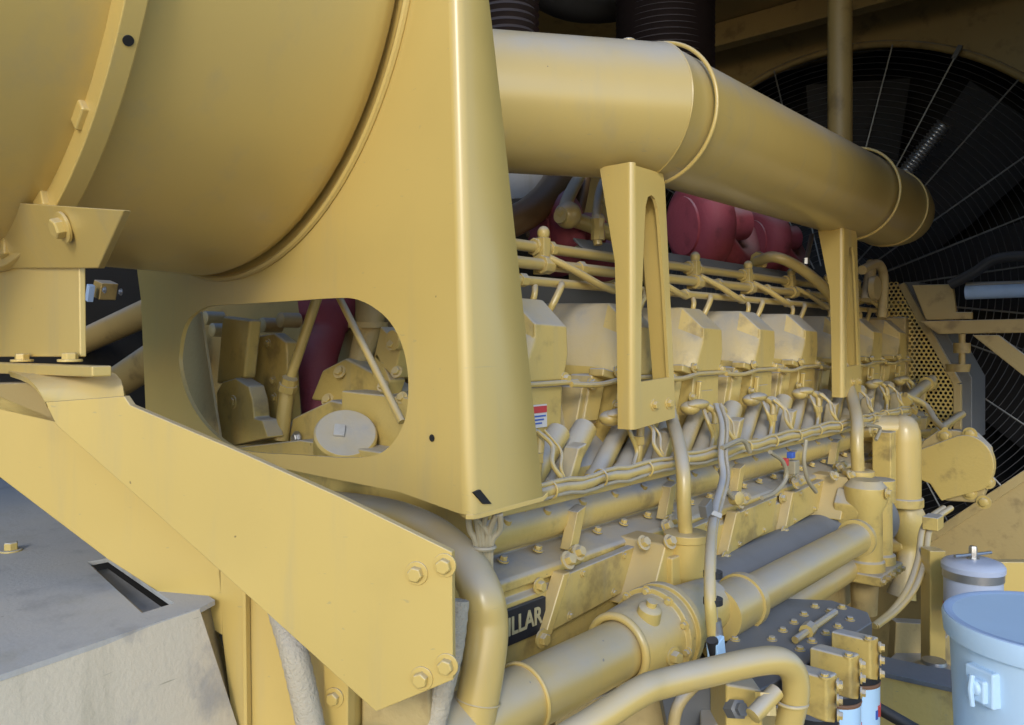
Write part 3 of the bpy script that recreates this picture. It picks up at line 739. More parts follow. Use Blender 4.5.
for a, b in ((328, 400), (375, 418), (388, 420), (340, 372)): MB().bolt(pX(a, b, 1.015), V((-1, -.3, .5)), .010, .008).build('block_bolt', 'cast', E2)
m = MB(); m.tube(path([pX(372, 300, 1.10), pX(368, 330, 1.08), pX(356, 372, 1.05)]), [.036-.0012*k for k in range(13)], 20); m.lathe(pX(368, 328, 1.07), Z1, [(0, .042), (.012, .042)], 20); m.build('elbow_pipe', 'castdull', E2)
m = MB(); m.box(pX(212, 470, 1.10), (1.12, 1.02, -.18)); 
MB().prism([pX(a, b, .90) for a, b in ((228, 448), (300, 440), (380, 452), (392, 470), (228, 462))], X1*.20).build('lower_ledge', 'cast', E2, .004)
m = MB(); m.obox(pX(395, 352, 1.0), (.02, 0, .0), (0, .03, .02), (0, -.01, .03)); m.obox(pX(388, 375, 1.0), (.02, 0, .0), (0, .02, .03), (0, -.01, .02)); m.lathe(pX(400, 340, .98), -X1, [(0, .02), (.02, .02)], 12); m.build('sensor_cluster', 'cast', E2, .004)
for a, b in ((392, 345), (397, 372), (402, 398), (383, 386)): MB().bolt(pX(a, b, .965), V((-1, -.3, .5)), .008, .007).build('cluster_bolt', 'cast', E2)
m = MB()
for a, b in ((205, 318), (212, 330), (262, 325), (280, 320)): m.lathe(pX(a, b, 1.05), -X1, [(-.05, .018), (0, .018), (.004, .012)], 14)
m.build('hidden_plugs', 'castdull', E2)
# red cover in opening
tag(MB().tube(path([pX(328, 285, 1.2), pX(326, 330, 1.16), pX(318, 365, 1.12), pX(322, 420, 1.1)]), [.075, .075, .073, .07, .066, .060, .047, .046, .045, .045, .045, .045, .045, .045, .045, .045, .045, .045, .045][:19], 24).build('insulated_pipe', 'red'),
    'dull red wrapped pipe standing behind the rounded panel opening', 'pipe')

# dark gap left of the panel
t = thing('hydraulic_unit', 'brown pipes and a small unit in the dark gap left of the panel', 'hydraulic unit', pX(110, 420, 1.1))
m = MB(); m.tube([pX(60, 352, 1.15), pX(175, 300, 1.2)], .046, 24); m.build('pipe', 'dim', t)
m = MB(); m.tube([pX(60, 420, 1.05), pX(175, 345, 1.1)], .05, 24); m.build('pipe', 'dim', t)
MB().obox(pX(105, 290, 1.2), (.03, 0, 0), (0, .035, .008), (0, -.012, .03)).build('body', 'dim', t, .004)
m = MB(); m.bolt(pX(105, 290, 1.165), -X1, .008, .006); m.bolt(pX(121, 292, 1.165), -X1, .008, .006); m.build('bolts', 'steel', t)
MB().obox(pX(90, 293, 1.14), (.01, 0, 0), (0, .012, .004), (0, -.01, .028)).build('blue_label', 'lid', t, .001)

# ================================================================ TURBOS / BELLOWS ABOVE
def red_turbo(px, py, Y, r, lab):
    c = pY(px, py, Y)
    t = thing('turbocharger', lab, 'turbocharger', c-Z1*r, 'red turbochargers behind the duct')
    m = MB(); m.ring(c, (.9, -.5, .1), r*.62, r*.40, 40, 18); m.build('volute', 'red', t)
    m = MB(); m.lathe(c, (.9, -.5, .1), [(-r*.5, r*.3), (-r*.45, r*.62), (r*.3, r*.62), (r*.5, r*.42), (r*1.1, r*.38)], 30); m.build('core', 'red', t)
    m = MB(); m.tube(path([c+V((r*.3, -.05, -r*.4)), c+V((r*.9, -.06, -r*.75)), c+V((r*1.6, -.05, -r*.6)), c+V((r*2.0, .0, 0))]), r*.33, 20); m.build('outlet', 'red', t)
    m = MB()
    for k in range(7):
        a = k*.9; m.bolt(c+V((-.02, r*.6*math.cos(a), r*.6*math.sin(a))), (-.9, -.4, 0), .009, .01)
    m.build('bolts', 'brown', t)
red_turbo(700, 225, 1.42, .17, 'dull red turbocharger housing under the middle of the duct')
red_turbo(556, 232, 1.34, .12, 'dull red turbocharger housing just right of the tall panel')
red_turbo(765, 240, 1.46, .14, 'dull red turbocharger housing near the right bracket')
t = thing('exhaust_elbow', 'brown heat stained exhaust elbow and pale pipe beside the tall panel', 'pipe', pY(540, 220, 1.35))
m = MB(); m.tube(path([pY(505, 225, 1.35), pY(530, 212, 1.33), pY(552, 190, 1.32), pY(562, 165, 1.33), pY(565, 120, 1.35)]), .040, 24); m.build('elbow', 'brown', t)
m = MB(); m.tube(path([pY(578, 215, 1.30), pY(583, 190, 1.31), pY(590, 150, 1.33)]), .016, 16); m.build('branch', 'brown', t)
m = MB(); m.lathe(pY(522, 185, 1.45), Z1, [(-.06, .05), (-.05, .075), (.05, .085), (.12, .085)], 32); m.build('canister', 'grey', t)
def bellows(px, Y, r, z0, z1, lab):
    c = pY(px, 340, Y)
    m = MB(); pr = []; z = z0; k = 0
    while z < z1: pr += [(z, r*.88), (z+.004, r*.93), (z+.009, r), (z+.014, r*.93)]; z += .020
    m.lathe((c.x, c.y, 0), Z1, pr, 48)
    o = tag(m.build('exhaust_bellows', 'bellow'), lab, 'bellows', 'dark ribbed bellows above the duct')
M['bellow'] = paint('sooty_bellows', (.045, .032, .030), .38, .1, .1, metal=.3)
bellows(665, 1.40, .165, .70, 1.7, 'wide dark ribbed exhaust bellows rising behind the duct elbow')
bellows(507, 1.40, .085, .64, 1.7, 'narrow dark ribbed bellows just right of the tall panel')
# far brown tubes and cross pieces top centre
t = thing('exhaust_stack', 'black exhaust pipework in the shade above the duct', 'pipe', (2.2, 1.8, .9))
MB().tube(path([V((1.9, 1.8, 1.25)), V((2.3, 1.75, 1.2)), V((2.7, 1.7, 1.35)), V((3.0, 1.7, 1.7))]), .05, 20).build('pipe', 'void', t)
MB().tube(path([V((2.5, 1.55, 1.6)), V((2.48, 1.5, 1.2)), V((2.3, 1.5, 1.0))]), .018, 12).build('hose', 'black', t)
MB().tube(path([V((2.45, 1.45, 1.5)), V((2.55, 1.45, 1.25)), V((2.52, 1.45, 1.05))]), .012, 12).build('hose', 'steel', t)

# ================================================================ RADIATOR END
FY, FZ, FR, FX = 1.45, .222, 1.22, 4.0
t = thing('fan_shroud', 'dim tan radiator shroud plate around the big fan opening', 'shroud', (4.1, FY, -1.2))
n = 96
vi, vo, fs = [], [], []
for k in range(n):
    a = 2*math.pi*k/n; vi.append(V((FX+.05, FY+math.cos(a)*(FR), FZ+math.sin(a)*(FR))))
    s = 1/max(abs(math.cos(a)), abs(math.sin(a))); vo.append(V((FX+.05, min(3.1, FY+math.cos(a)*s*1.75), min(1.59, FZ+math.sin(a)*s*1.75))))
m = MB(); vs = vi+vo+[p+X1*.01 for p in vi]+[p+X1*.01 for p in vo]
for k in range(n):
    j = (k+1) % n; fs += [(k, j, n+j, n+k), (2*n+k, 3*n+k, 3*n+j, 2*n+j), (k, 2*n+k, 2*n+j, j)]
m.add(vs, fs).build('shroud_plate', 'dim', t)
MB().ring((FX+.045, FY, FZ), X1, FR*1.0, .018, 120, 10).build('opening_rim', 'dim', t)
MB().lathe((FX+.06, FY, FZ), X1, [(0, FR*.999), (.22, FR*.999)], 72)
t = thing('cooling_fan', 'large black cooling fan blades behind the wire guard', 'fan', (FX+.35, FY, FZ-FR))
m = MB()
for k in range(9):
    a = math.radians(40*k+12); d = V((0, math.cos(a), math.sin(a))); p = V((0, -math.sin(a), math.cos(a)))
    c = V((FX+.30, FY, FZ)); tw = .10
    secs = []
    for rr, wd, tilt in ((.20, .12, .7), (.6, .2, .55), (1.12, .25, .40)):
        e = (p*math.cos(tilt)+X1*math.sin(tilt)); nn = d.cross(e)
        secs.append([c+d*rr+e*wd+nn*.004, c+d*rr-e*wd+nn*.004, c+d*rr-e*wd-nn*.004, c+d*rr+e*wd-nn*.004])
    MB().loft(secs).build('blade', 'black', t)
MB().lathe((FX+.2, FY, FZ), X1, [(0, .02), (.001, .22), (.2, .22)], 32).build('hub', 'black', t)
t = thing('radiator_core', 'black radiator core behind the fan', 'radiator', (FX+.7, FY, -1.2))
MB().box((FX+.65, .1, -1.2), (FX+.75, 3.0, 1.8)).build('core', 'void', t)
t = thing('fan_guard', 'round wire fan guard with close rings and radial spokes', 'guard', (FX, FY, FZ-FR))
m = MB()
for k in range(36):
    R = .18+k*.0285
    m.ring((FX, FY, FZ), X1, R, .0016, 90, 4)
m.build('ring_wires', 'wire', t)
for k in range(26):
    a = math.radians(13.846*k+7.5); d = V((0, math.cos(a), math.sin(a)))
    MB().tube([V((FX-.004, FY, FZ))+d*.15, V((FX-.004, FY, FZ))+d*FR*.985], .0040, 6).build('spoke', 'spokewire', t)
    if k % 2 == 0:
        MB().obox(V((FX-.008, FY, FZ))+d*FR*.99, X1*.006, d*.03, d.cross(X1)*.010).build('clip', 'wire', t)
# coiled tube inside
t = thing('coiled_hose', 'shiny ribbed metal hose stub catching light above the duct end', 'hose')
pa, pb = pX(902, 176, 3.85), pX(944, 124, 3.85)
t.location = pa; m = MB(); pr = []; Lh = (pb-pa).length; s = 0
while s < Lh: pr += [(s, .028), (s+.006, .036), (s+.012, .028)]; s += .016
m.lathe(pa, pb-pa, pr, 20); m.build('ribbed_tube', 'steel', t)
# vertical pipe behind duct
t = thing('upright_pipe', 'dim tan upright pipe rising behind the duct towards the roof', 'pipe', (pY(840, 0, 1.02).x, 1.02, .5))
c = pY(840, 0, 1.02); MB().tube([V((c.x, 1.02, .50)), V((c.x, 1.02, 1.60))], .042, 28).build('tube', 'dim', t)  # darkened paint carries the shade behind the duct
MB().lathe((c.x, 1.02, 1.25), Z1, [(0, .046), (.03, .046)], 28).build('collar', 'castdull', t)

# cross beams in front of guard
t = thing('fan_support', 'tan steel support arm and diagonal stay in front of the fan guard', 'support', pX(980, 330, 3.6))
def xprism(name, pts, X, th, mat, par, bev=.003): return MB().prism([pX(a, b, X) for a, b in pts], X1*th).build(name, mat, par, bev)
xprism('arm', ((920, 321), (1060, 318), (1060, 332), (938, 334)), 3.55, .06, 'castdull', t)
xprism('arm_top', ((912, 285), (953, 284), (956, 312), (972, 312), (972, 319), (926, 320)), 3.58, .02, 'castdull', t)
xprism('stay', ((972, 335), (998, 335), (1060, 382), (1060, 405)), 3.56, .03, 'castdull', t)
MB().tube([pX(966, 292, 3.56), pX(1060, 288, 3.56)], .030, 16).build('shaft', 'lid', t)
MB().tube([pX(966, 284, 3.54), pX(1060, 281, 3.54)], .007, 8).build('rod', 'steel', t)
m = MB(); m.tube([pX(962, 334, 3.5), pX(962, 366, 3.5)], .012, 10); m.lathe(pX(962, 348, 3.5), Z1, [(-.02, .03), (.02, .03)], 12); m.lathe(pX(958, 364, 3.5), Z1, [(-.03, .04), (.0, .045)], 14); m.build('clamp', 'dim', t)
m = MB(); m.tube(path([pX(950, 285, 3.5), pX(975, 272, 3.5), pX(1000, 258, 3.5), pX(1060, 255, 3.5)]), .020, 12); m.build('hose', 'black', t)

# perforated belt guard
t = thing('perforated_guard', 'tan perforated steel belt guard with angled edge right of the engine', 'guard', pX(930, 420, 3.7))
XG = 3.70
bound = [(878, 284), (903, 284), (958, 384), (958, 430), (870, 430)]
def inside(p, poly):
    x, y = p; c = False; n = len(poly)
    for i in range(n):
        x1, y1 = poly[i]; x2, y2 = poly[(i+1) % n]
        if (y1 > y) != (y2 > y) and x < (x2-x1)*(y-y1)/(y2-y1)+x1: c = not c
    return c
B3 = [pX(a, b, XG) for a, b in bound]; poly2 = [(p.y, p.z) for p in B3]
S = .030
ymin = min(a for a, b in poly2); ymax = max(a for a, b in poly2); zmin = min(b for a, b in poly2); zmax = max(b for a, b in poly2)
bm = bmesh.new(); S = .0185; row = 0; z = zmin
# each cell is a hex plate with a hexagonal hole
h = S*math.sqrt(3)/2
while z < zmax:
    y = ymin+(S/2 if row % 2 else 0)
    while y < ymax:
        if inside((y, z), poly2):
            o_, i_ = [], []
            for k in range(6):
                a = math.radians(60*k+30)
                o_.append(bm.verts.new((XG, y+math.cos(a)*S/math.sqrt(3), z+math.sin(a)*S/math.sqrt(3))))
                i_.append(bm.verts.new((XG, y+math.cos(a)*S*.37, z+math.sin(a)*S*.37)))
            for k in range(6):
                j = (k+1) % 6; bm.faces.new((o_[k], o_[j], i_[j], i_[k]))
        y += S
    z += h; row += 1
bmesh.ops.remove_doubles(bm, verts=bm.verts, dist=.0008)
r = bmesh.ops.extrude_face_region(bm, geom=bm.faces[:]); bmesh.ops.translate(bm, vec=V((.003, 0, 0)), verts=[g for g in r['geom'] if isinstance(g, bmesh.types.BMVert)])
bmesh.ops.recalc_face_normals(bm, faces=bm.faces); bmesh.ops.translate(bm, vec=-V(t.location), verts=bm.verts)
me = bpy.data.meshes.new('perforated_sheet'); bm.to_mesh(me); bm.free(); me.materials.append(M['cast'])
o = bpy.data.objects.new('perforated_sheet', me); COL.objects.link(o); o.parent = t
def strip(pts, name, wdt, mat, dep):
    q = [pX(a, b, XG-.004) for a, b in pts]
    for a, b in zip(q, q[1:]):
        d = (b-a).normalized(); nn = V((0, d.z, -d.y))
        MB().obox((a+b)/2+X1*(dep/2), (b-a)/2, nn*wdt, X1*dep/2).build(name, mat, t, .002)
strip([(901, 284), (957, 384), (957, 440)], 'edge_strip', .014, 'castdull', .10)
xprism('side_rail', ((904, 282), (918, 282), (972, 378), (972, 440), (960, 440), (960, 384)), XG+.02, .25, 'bluegrey', t)

# belt cover
t = thing('belt_cover', 'tan rounded belt cover plate bolted on below the perforated guard', 'cover', pX(960, 500, 3.2))
XB = 3.2
cc = (964, 466)
pts = [(913, 452), (914, 477), (930, 484), (941, 501)]
arc = [(cc[0]+30*math.cos(math.radians(a)), cc[1]-31*math.sin(math.radians(a))) for a in range(-50, 116, 11)]
xprism('outer_plate', [(915, 455), (924, 440), (938, 430), (955, 430), (975, 433), (990, 448), (992, 470), (985, 492), (980, 503), (945, 501), (930, 480)], XB+.02, .05, 'castdull', t, .006)
xprism('raised_plate', pts+arc, XB, .04, 'cast', t, .004)
m = MB()
for a, b in ((945, 436), (970, 434), (988, 482), (970, 493), (984, 502)): m.bolt(pX(a, b, XB+.018), -X1, .016, .010)
m.build('bolts', 'cast', t)

# dark side panel lower right
t = thing('lower_panel', 'dim tan sloped sheet panel behind the small canister', 'panel', pX(980, 600, 3.5))
xprism('sheet', ((930, 540), (1024, 480), (1080, 450), (1080, 760), (930, 760)), 3.5, .02, 'castdull', t)
xprism('top_lip', ((924, 536), (1024, 470), (1080, 438), (1080, 450), (1024, 482), (928, 545)), 3.46, .05, 'castdull', t)

# ================================================================ LOOSE RUNS: hose, harness, cables
D = .0
t = thing('coolant_hose', 'fat tan coolant pipe curving down beside the brace plate', 'pipe', pD(480, 760, 1.05))
m = MB(); m.tube(path([pD(330, 505, 1.60), pD(385, 514, 1.42), pD(428, 531, 1.27), pD(460, 558, 1.14), pD(480, 590, 1.07), pD(487, 625, 1.06), pD(483, 668, 1.05), pD(473, 725, 1.04), pD(462, 790, 1.03)], 8), .0285, 32); m.build('pipe', 'pipe', t)
m = MB(); m.ring(pD(478, 700, 1.045), pD(473, 725, 1.04)-pD(483, 668, 1.05), .029, .0015, 40, 6); m.build('band', 'pipe', t)
def sleeve(pts, r, lab):
    P = path(pts, 8); m = MB(); m.tube(P, [r*(1+.05*(i % 2)) for i in range(len(P))], 16)
    return tag(m.build('cable_sleeve', 'sleeve'), lab, 'cable sleeve', 'grey woven cable sleeves')
sleeve([pD(278, 600, .98), pD(292, 645, .93), pD(303, 690, .92), pD(318, 760, .92)], .0155, 'grey woven cable sleeve hanging left below the brace plate')
sleeve([pD(458, 600, .99), pD(452, 650, .98), pD(440, 700, .97), pD(425, 770, .96)], .014, 'grey woven cable sleeve between brace plate and fat coolant pipe')
# tied wires under the panel corner
t = thing('wire_bundle', 'beige wires tied in a bundle under the panel corner', 'wires', pD(483, 600, 1.12))
for k, (a, b, c_, d_) in enumerate(((468, 470, 476, 478), (476, 478, 480, 482), (486, 482, 483, 485), (496, 490, 487, 488), (500, 500, 491, 491), (472, 486, 489, 481))):
    MB().tube(path([pD(a, 514, 1.10), pD(b, 530, 1.115), pD(c_, 546, 1.12), pD(d_, 600, 1.13)]), .0045, 8).build('wire', 'cable', t)
MB().ring(pD(484, 547, 1.12), Z1, .015, .003, 24, 6).build('tie', 'cable', t)

t = thing('wiring_harness', 'long taped wiring loom strung along the engine side', 'wiring', pY(700, 460, .85))
P = []; random.seed(11)
for k in range(60):
    s = k/59; x = .92+s*2.25
    P.append(V((x, .862+.002*math.sin(k*.9), -.260+.002*math.sin(k*1.7)+.003*random.random())))
MB().tube(P, [.010+.0015*math.sin(k*2.1) for k in range(60)], 10).build('trunk', 'cast', t)
MB().tube([p+V((.01, -.004, .013+.0015*math.sin(i*.7))) for i, p in enumerate(P)], .0045, 8).build('branch_wire', 'cast', t)
MB().tube([p+V((.01, -.006, -.011+.002*math.sin(i*.6))) for i, p in enumerate(P)], .0035, 8).build('branch_wire', 'cable', t)
MB().box((.93, .872, -.288), (3.1, .888, -.262)).build('tray', 'cast', t, .003)
for k in range(0, 60, 4): MB().ring(P[k], X1, .0155, .0022, 18, 6).build('clip', 'cast', t)
# per-cylinder drops
random.seed(5)
for i in range(7):
    x = XR0-.19+PITCH*i; m = MB()
    m.tube(path([V((x, .925, -.165)), V((x+.012, .90, -.19)), V((x-.006, .885, -.22)), V((x+.008, .87, -.25))]), .0045, 8)
    m.tube(path([V((x+.02, .925, -.165)), V((x+.03, .895, -.20)), V((x+.012, .88, -.23)), V((x+.02, .87, -.26))]), .003, 8)
    m.build('drop_wire', 'cast', t)
# loops under loom (right of middle)
for q_ in ([(770, 452), (783, 462), (786, 478), (775, 492), (762, 498)], [(806, 440), (804, 462), (808, 480), (816, 492)], [(720, 470), (726, 488), (733, 498)], [(750, 452), (742, 440), (722, 448)], [(865, 425), (880, 428), (876, 440)]):
    MB().tube(path([pY(a, b, .82) for a, b in q_]), .0055, 8).build('loop_wire', 'cable', t)
MB().lathe(pY(733, 498, .83), (-.3, -1, .1), [(0, .016), (.02, .016), (.022, .01)], 10).build('sensor', 'cast', t)
m = MB(); m.obox(pY(791, 455, .83), X1*.010, Y1*.008, Z1*.008); m.build('blue_plug', 'blueink', t, .002)
m = MB(); m.obox(pY(785, 462, .83), X1*.007, Y1*.008, Z1*.010); m.build('red_plug', 'redink', t, .002)
m = MB(); m.obox(pY(793, 467, .835), X1*.016, Y1*.012, Z1*.018); m.build('connector_body', 'cable', t, .003)

t = thing('sensor_cable', 'grey taped cable hanging down the middle of the engine to a plug', 'cable', pY(715, 655, .72))
P = [pY(716, 405, .90), pY(722, 425, .86), pY(721, 455, .82), pY(723, 478, .79), pY(716, 505, .75), pY(712, 530, .71), pY(710, 560, .67), pY(710, 600, .645), pY(713, 636, .64)]
MB().tube(path(P, 6), [.006+.004*min(1, k/40) for k in range(49)], 12).build('cable', 'cast', t)
MB().tube(path([p+V((.02, -.002, 0)) for p in P[:5]]+[p+V((.014, 0, 0)) for p in P[5:]], 6), .0045, 10).build('cable', 'sleeve', t)
for py, yy_ in ((575, .661), (602, .645)): MB().tube([pY(711, py-3, yy_)+V((.007, 0, 0)), pY(711, py+3, yy_)+V((.007, 0, 0))], .0165, 16).build('tape', 'black', t)
MB().obox(pY(713, 513, .72), (.028, 0, -.010), (0, .004, 0), (.002, 0, .004)).build('cable_tie', 'sticker', t)
MB().obox(pY(706, 508, .72), (.012, 0, .006), (0, .008, 0), (-.004, 0, .012)).build('tie_head', 'steel', t, .001)
MB().tube([pY(713, 620, .642), pY(716, 640, .638)], .014, 12).build('boot', 'steel', t)
MB().obox(pY(716, 648, .63), (.014, 0, .004), (0, .010, 0), (-.003, 0, .016)).build('plug', 'can', t, .002)
MB().tube([pY(712, 640, .63), pY(716, 660, .63)], .010, 10).build('plug_tail', 'black', t)

# ================================================================ OIL FILTER GROUP
t = thing('filter_base', 'bolted oily filter base casting below the long water pipe', 'filter base', (1.5, .6, -.75))
zb = -.575
q = [pZ(a, b, zb) for a, b in ((700, 672), (745, 620), (782, 598), (832, 600), (868, 612), (872, 622), (828, 650), (800, 668), (760, 690))]
MB().prism(q, -Z1*.03).build('top_plate', 'bluegrey', t, .003)
m = MB()
for a, b in ((772, 640), (783, 631), (794, 623), (804, 615), (815, 607), (735, 640), (800, 650), (812, 642), (826, 634), (838, 627), (850, 620), (842, 608), (760, 655), (830, 612)):
    m.bolt(pZ(a, b, zb), Z1, .0065, .006)
m.build('bolts', 'cast', t)
q = [pZ(a, b, zb-.035) for a, b in ((700, 690), (790, 640), (868, 625), (862, 640), (800, 700), (700, 730))]
MB().prism(q, -Z1*.25).build('body', 'castdull', t, .004)
m = MB(); m.tube([pZ(795, 640, zb+.01), pZ(835, 612, zb+.01)], .007, 8); m.lathe(pZ(806, 632, zb+.01), (1, .1, 0), [(0, .014), (.03, .014)], 8); m.build('line', 'cast', t)
FYp = .50
fx = [pY(813, 700, FYp).x, pY(837, 690, FYp).x, pY(857, 680, FYp).x]
ords = ('nearest', 'middle', 'farthest')
for k, x in enumerate(fx):
    zh = -.535
    m = MB()
    m.prism([(x-.034, FYp-.034, zh), (x-.004, FYp-.040, zh), (x-.004, FYp-.040, zh-.070), (x-.02, FYp-.044, zh-.073), (x-.034, FYp-.034, zh-.070)], (0, .07, 0))
    m.prism([(x-.002, FYp-.028, zh-.008), (x+.034, FYp-.028, zh-.014), (x+.034, FYp-.028, zh-.066), (x-.002, FYp-.028, zh-.073)], (0, .07, 0))
    hd = m.build('filter_head', 'cast', t, .004)
    m = MB(); m.lathe((x, FYp, zh-.084), Z1, [(0, .040), (.012, .042), (.016, .036), (.02, .03)], 32); m.build('gasket_ring', 'black', hd)
    m = MB()
    for dz in (-.015, -.038, -.062): m.bolt(V((x-.014, FYp-.045, zh+dz)), V((.3, -1, 0)), .0065, .006)
    m.bolt(V((x+.03, FYp-.03, zh-.03)), -Y1, .006, .005); m.bolt(V((x-.03, FYp-.03, zh)), Z1, .006, .005)
    m.build('head_bolts', 'cast', hd)
    r = thing('oil_filter', '%s of the three pale blue oil filter cans under the filter base' % ords[k], 'oil filter', (x, FYp, zh-.35), 'pale blue oil filter cans')
    MB().lathe((x, FYp, zh-.35), Z1, [(0, .03), (.004, .038), (.258, .039), (.263, .034)], 36).build('can', 'can', r)
    MB().lathe((x, FYp, zh-.092), Z1, [(0, .0395), (.004, .0405), (.006, .038)], 36).build('rim', 'rust', r)
    # red logo marks and dark print wrapped on can
    for j in range(4):
        a = math.radians(-72-j*11); c = V((x+math.cos(a)*.0392, FYp+math.sin(a)*.0392, zh-.135-.005*(j % 2)))
        MB().obox(c, V((math.sin(a), -math.cos(a), 0))*.003, V((math.cos(a), math.sin(a), 0))*.0006, Z1*(.010-.002*(j % 2))).build('print', 'redink' if j < 3 else 'blueink', r)
    for j in range(5):
        a = math.radians(-118); c = V((x+math.cos(a)*.0392, FYp+math.sin(a)*.0392, zh-.185-.010*j))
        MB().obox(c, V((math.sin(a), -math.cos(a), 0))*.004, V((math.cos(a), math.sin(a), 0))*.0006, Z1*.003).build('print', 'blueink', r)

t = thing('oil_line', 'bent tan oil line crossing low in front, hooking down at its right end', 'pipe', pD(700, 725, 1.1))
m = MB(); m.tube(path([pD(520, 765, 1.02), pD(590, 724, 1.05), pD(640, 692, 1.08), pD(665, 683, 1.10), pD(710, 672, 1.12), pD(755, 662, 1.14), pD(780, 661, 1.15), pD(793, 672, 1.16), pD(796, 692, 1.165), pD(790, 720, 1.17), pD(782, 760, 1.17)], 8), .0195, 28); m.build('pipe', 'pipe', t)
m = MB(); m.ring(pD(792, 702, 1.167), Z1, .021, .003, 32, 8); m.lathe(pD(768, 700, 1.15), (-1, .3, -.5), [(-.02, .012), (.035, .012), (.036, .008)], 10); m.lathe(pD(765, 692, 1.16), (.3, .2, 1), [(-.03, .015), (.0, .015)], 8); m.build('fittings', 'cast', t)
t = thing('pump_block', 'tan machined block with a dark bolt below the bent oil line', 'block', pD(745, 760, 1.25))
m = MB(); m.prism([pD(a, b, 1.22) for a, b in ((726, 684), (762, 690), (766, 780), (726, 780))], V((CA, SA, 0))*.10); m.build('block', 'cast', t, .005)
m = MB(); m.lathe(pD(735, 709, 1.215), -V((CA, SA, 0))+V((.4, 0, .3)), [(-.01, .015), (.012, .015), (.014, .010), (.022, .010)], 6); m.build('dark_bolt', 'bluegrey', t)
MB().prism([pD(a, b, 1.32) for a, b in ((660, 690), (726, 675), (726, 790), (680, 790))], V((CA, SA, 0))*.05).build('plate', 'bluegrey', t, .003)
MB().tube(path([pD(708, 676, 1.24), pD(690, 690, 1.22), pD(676, 712, 1.21), pD(670, 760, 1.21)]), .009, 12).build('tube', 'castdull', t)
MB().prism([pD(a, b, 1.38) for a, b in ((555, 715), (660, 672), (690, 680), (690, 800), (555, 800))], V((CA, SA, 0))*.05).build('back_plate', 'castdull', t, .003)

# double tubes at lower right
t = thing('twin_lines', 'pair of thin tan lines sweeping down left of the post', 'pipes', pD(900, 600, 2.1))
for off in (0, 7):
    MB().tube(path([pD(944+off, 508, 2.3), pD(930+off, 518, 2.25), pD(922+off, 532, 2.2), pD(918+off, 560, 2.15), pD(908+off, 588, 2.1), pD(893+off*.6, 610, 2.05), pD(874+off*.3, 626, 2.0)]), .0085, 10).build('line', 'pipe', t)
MB().obox(pD(933, 522, 2.2), (.03, 0, 0), (0, .02, 0), (0, 0, .018)).build('clamp', 'cast', t, .003)

# small canister, post, sill, bucket
c = pD(973, 560, 2.0)
t = thing('strainer_canister', 'small pale metal canister with a steel band beside the light blue bucket', 'canister', (c.x, c.y, c.z-.16))
MB().lathe((c.x, c.y, c.z-.16), Z1, [(0, .04), (.002, .066), (.135, .066)], 40).build('body', 'white', t)
MB().lathe((c.x, c.y, c.z-.045), Z1, [(0, .0665), (.001, .069), (.022, .069), (.023, .0665)], 40).build('steel_band', 'steel', t)
MB().lathe((c.x, c.y, c.z-.024), Z1, [(0, .0715), (.012, .072), (.020, .066), (.026, .05), (.027, .01)], 40).build('lid', 'white', t)
m = MB(); m.bolt((c.x, c.y, c.z+.003), Z1, .010, .03); m.tube([(c.x-.05, c.y+.03, c.z+.014), (c.x+.05, c.y-.03, c.z+.014)], .004, 8); m.build('lid_bolt', 'steel', t)
MB().lathe((c.x, c.y, c.z-.125), Z1, [(0, .0668), (.015, .0668)], 40).build('red_stripe', 'redink', t)
t = thing('corner_post', 'narrow tan upright post just left of the bucket', 'post', pD(938, 700, 2.1))
VD = V((CA, SA, 0)); VR = V((SA, -CA, 0))
MB().prism([pD(a, b, 2.1) for a, b in ((930, 551), (946, 551), (946, 700), (930, 700))], VD*.05).build('upright', 'yellow', t, .003)
MB().lathe(pD(934, 668, 2.0), Z1, [(-.012, .02), (-.01, .045), (.004, .045), (.012, .03), (.02, .028)], 24).build('knob', 'steel', t)
MB().prism([pD(a, b, 2.3) for a, b in ((896, 622), (930, 624), (930, 700), (892, 700))], VD*.04).build('side_block', 'castdull', t, .003)
MB().prism([pD(a, b, 2.12) for a, b in ((946, 562), (1070, 562), (1070, 610), (946, 612))], VD*.03).build('cross_plate', 'yellow', t, .003)
t = thing('sill_beam', 'tan chassis sill running low beneath the post', 'beam', (1.6, .3, -.8))
q = [pZ(a, b, -.66) for a, b in ((866, 668), (960, 682), (1080, 700), (1080, 715), (952, 697), (866, 690))]
MB().prism([pD(a, b, 1.75) for a, b in ((862, 668), (952, 690), (1080, 712), (1080, 800), (862, 800))], VD*.06).build('web', 'cast', t, .004)
MB().prism([pD(a, b, 1.75)-VD*.01 for a, b in ((862, 666), (952, 686), (1080, 708), (1080, 712), (952, 691), (862, 671))], VD*.12).build('top_flange', 'bluegrey', t, .001)
m = MB(); m.tube(path([pD(862, 700, 1.65), pD(885, 712, 1.6), pD(925, 735, 1.55)]), .012, 12); m.build('hose', 'black', t)
MB().box((1.1, .62, -1.1), (3.3, .70, -.90)).build('chassis_rail', 'castdull', t, .004)

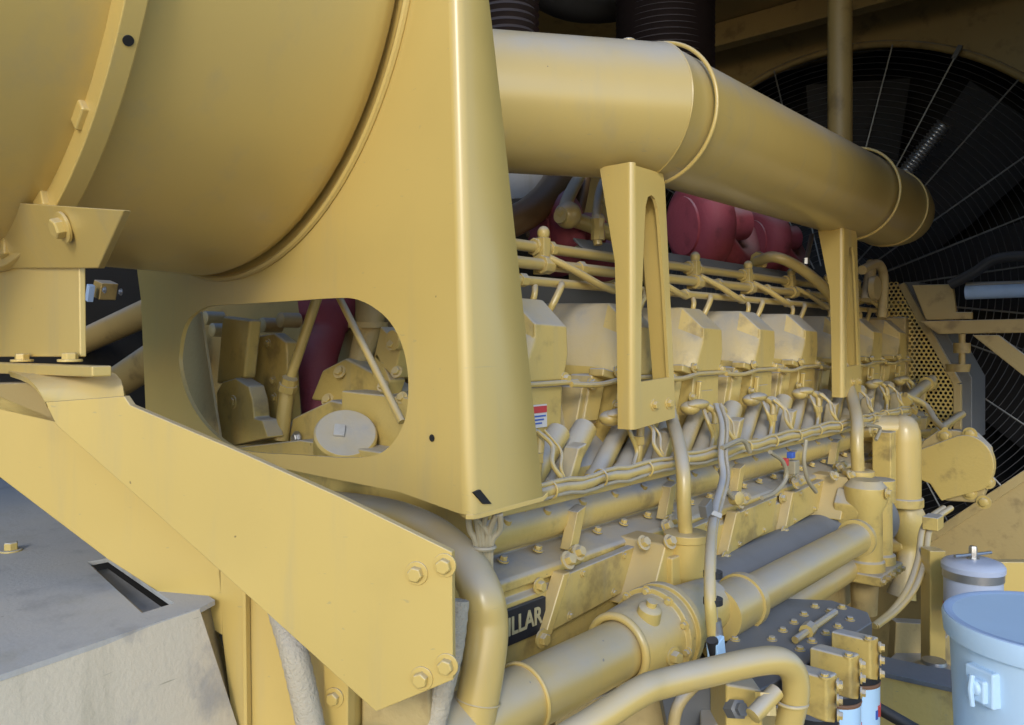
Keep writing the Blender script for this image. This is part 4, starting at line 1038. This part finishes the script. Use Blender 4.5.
c = pD(1054, 640, 1.30); bx, by = c.x, c.y; zr = pD(1043, 621, 1.30).z
t = thing('plastic_bucket', 'light blue plastic bucket with a lid at the lower right corner', 'bucket', (bx, by, zr-.40))
MB().lathe((bx, by, zr-.40), Z1, [(0, .05), (.001, .135), (.37, .150), (.385, .150)], 64).build('body', 'bucket', t)
m = MB(); m.lathe((bx, by, zr-.035), Z1, [(0, .1505), (.001, .157), (.020, .158), (.030, .160), (.035, .158), (.036, .150), (.033, .144), (.033, .01)], 64); m.build('lid', 'lid', t)
M_ = MB(); M_.lathe((bx, by, zr-.036), Z1, [(0, .1515), (.002, .1585), (.030, .1615), (.0345, .1595)], 64); M_.build('lid_rim', 'bucket', t)
for zz in (-.06, -.30): MB().ring((bx, by, zr+zz), Z1, .1495+.045*zz, .002, 64, 6).build('moulded_rib', 'bucket', t)
# handle ear
a = math.radians(-90)
er = (pD(985, 655, 1.0)-V((bx, by, 0))); 
ang = math.atan2(-CA*0-.62, -.45)
d = (-VD*.31-VR*.95).normalized(); tt = V((-d.y, d.x, 0))
ear = V((bx, by, zr-.085))+d*.150
m = MB(); m.obox(ear, tt*.026, d*.010, Z1*.028); m.obox(ear+d*.008-Z1*.004, tt*.017, d*.010, Z1*.018); m.lathe(ear+d*.014, d, [(0, .012), (.008, .012), (.010, .006)], 18)
e = m.build('handle_ear', 'bucket', t, .005, 40, 3)
m = MB(); P = []
for k in range(25):
    s = k/24; aa = math.pi*s
    base = V((bx, by, zr-.085))+d*math.cos(aa)*.168-(V((-d.y, d.x, 0)))*(-math.sin(aa))*.168
    P.append(base-Z1*.06*math.sin(aa))
m = MB(); m.tube([ear+d*.022+Z1*.02, ear+d*.026, ear+d*.022-Z1*.028], .004, 8); m.build('latch', 'bucket', t)

# ================================================================ CAMERA, LIGHT, WORLD
cam = bpy.data.cameras.new('camera'); co = bpy.data.objects.new('camera', cam); COL.objects.link(co); sc.camera = co
cam.sensor_width = 36; cam.lens = 36*F/1024; cam.clip_start = .02; cam.clip_end = 200
R = Matrix((VR, Z1, -VD)).transposed(); co.rotation_euler = R.to_euler()
cam.shift_y = -(HY-362.5)/1024*-1*-1
cam.shift_y = (HY-362.5)/1024
SUN_EL = 24
w = bpy.data.worlds.new('World'); sc.world = w; w.use_nodes = True; nt = w.node_tree
bg = nt.nodes['Background']; sky = nt.nodes.new('ShaderNodeTexSky'); sky.sky_type = 'NISHITA'; sky.sun_disc = False
# sun comes over the viewer's left shoulder
sd = V((-.80, -.60, 0))       # horizontal direction towards the sun
el = math.radians(SUN_EL)
sky.sun_elevation = el; sky.sun_rotation = math.atan2(sd.x, sd.y)
sky.dust_density = .6; sky.air_density = 1.0; sky.ozone_density = 4.0
nt.links.new(sky.outputs[0], bg.inputs[0]); bg.inputs[1].default_value = .15
sl = bpy.data.lights.new('sun', 'SUN'); sl.energy = .7; sl.angle = math.radians(13); sl.color = (1, .95, .84)
so = bpy.data.objects.new('sun', sl); COL.objects.link(so)
tosun = V((sd.x*math.cos(el), sd.y*math.cos(el), math.sin(el)))
so.rotation_euler = tosun.to_track_quat('Z', 'Y').to_euler()
sc.view_settings.view_transform = 'Standard'; sc.view_settings.look = 'None'; sc.view_settings.exposure = .93; sc.view_settings.gamma = 1
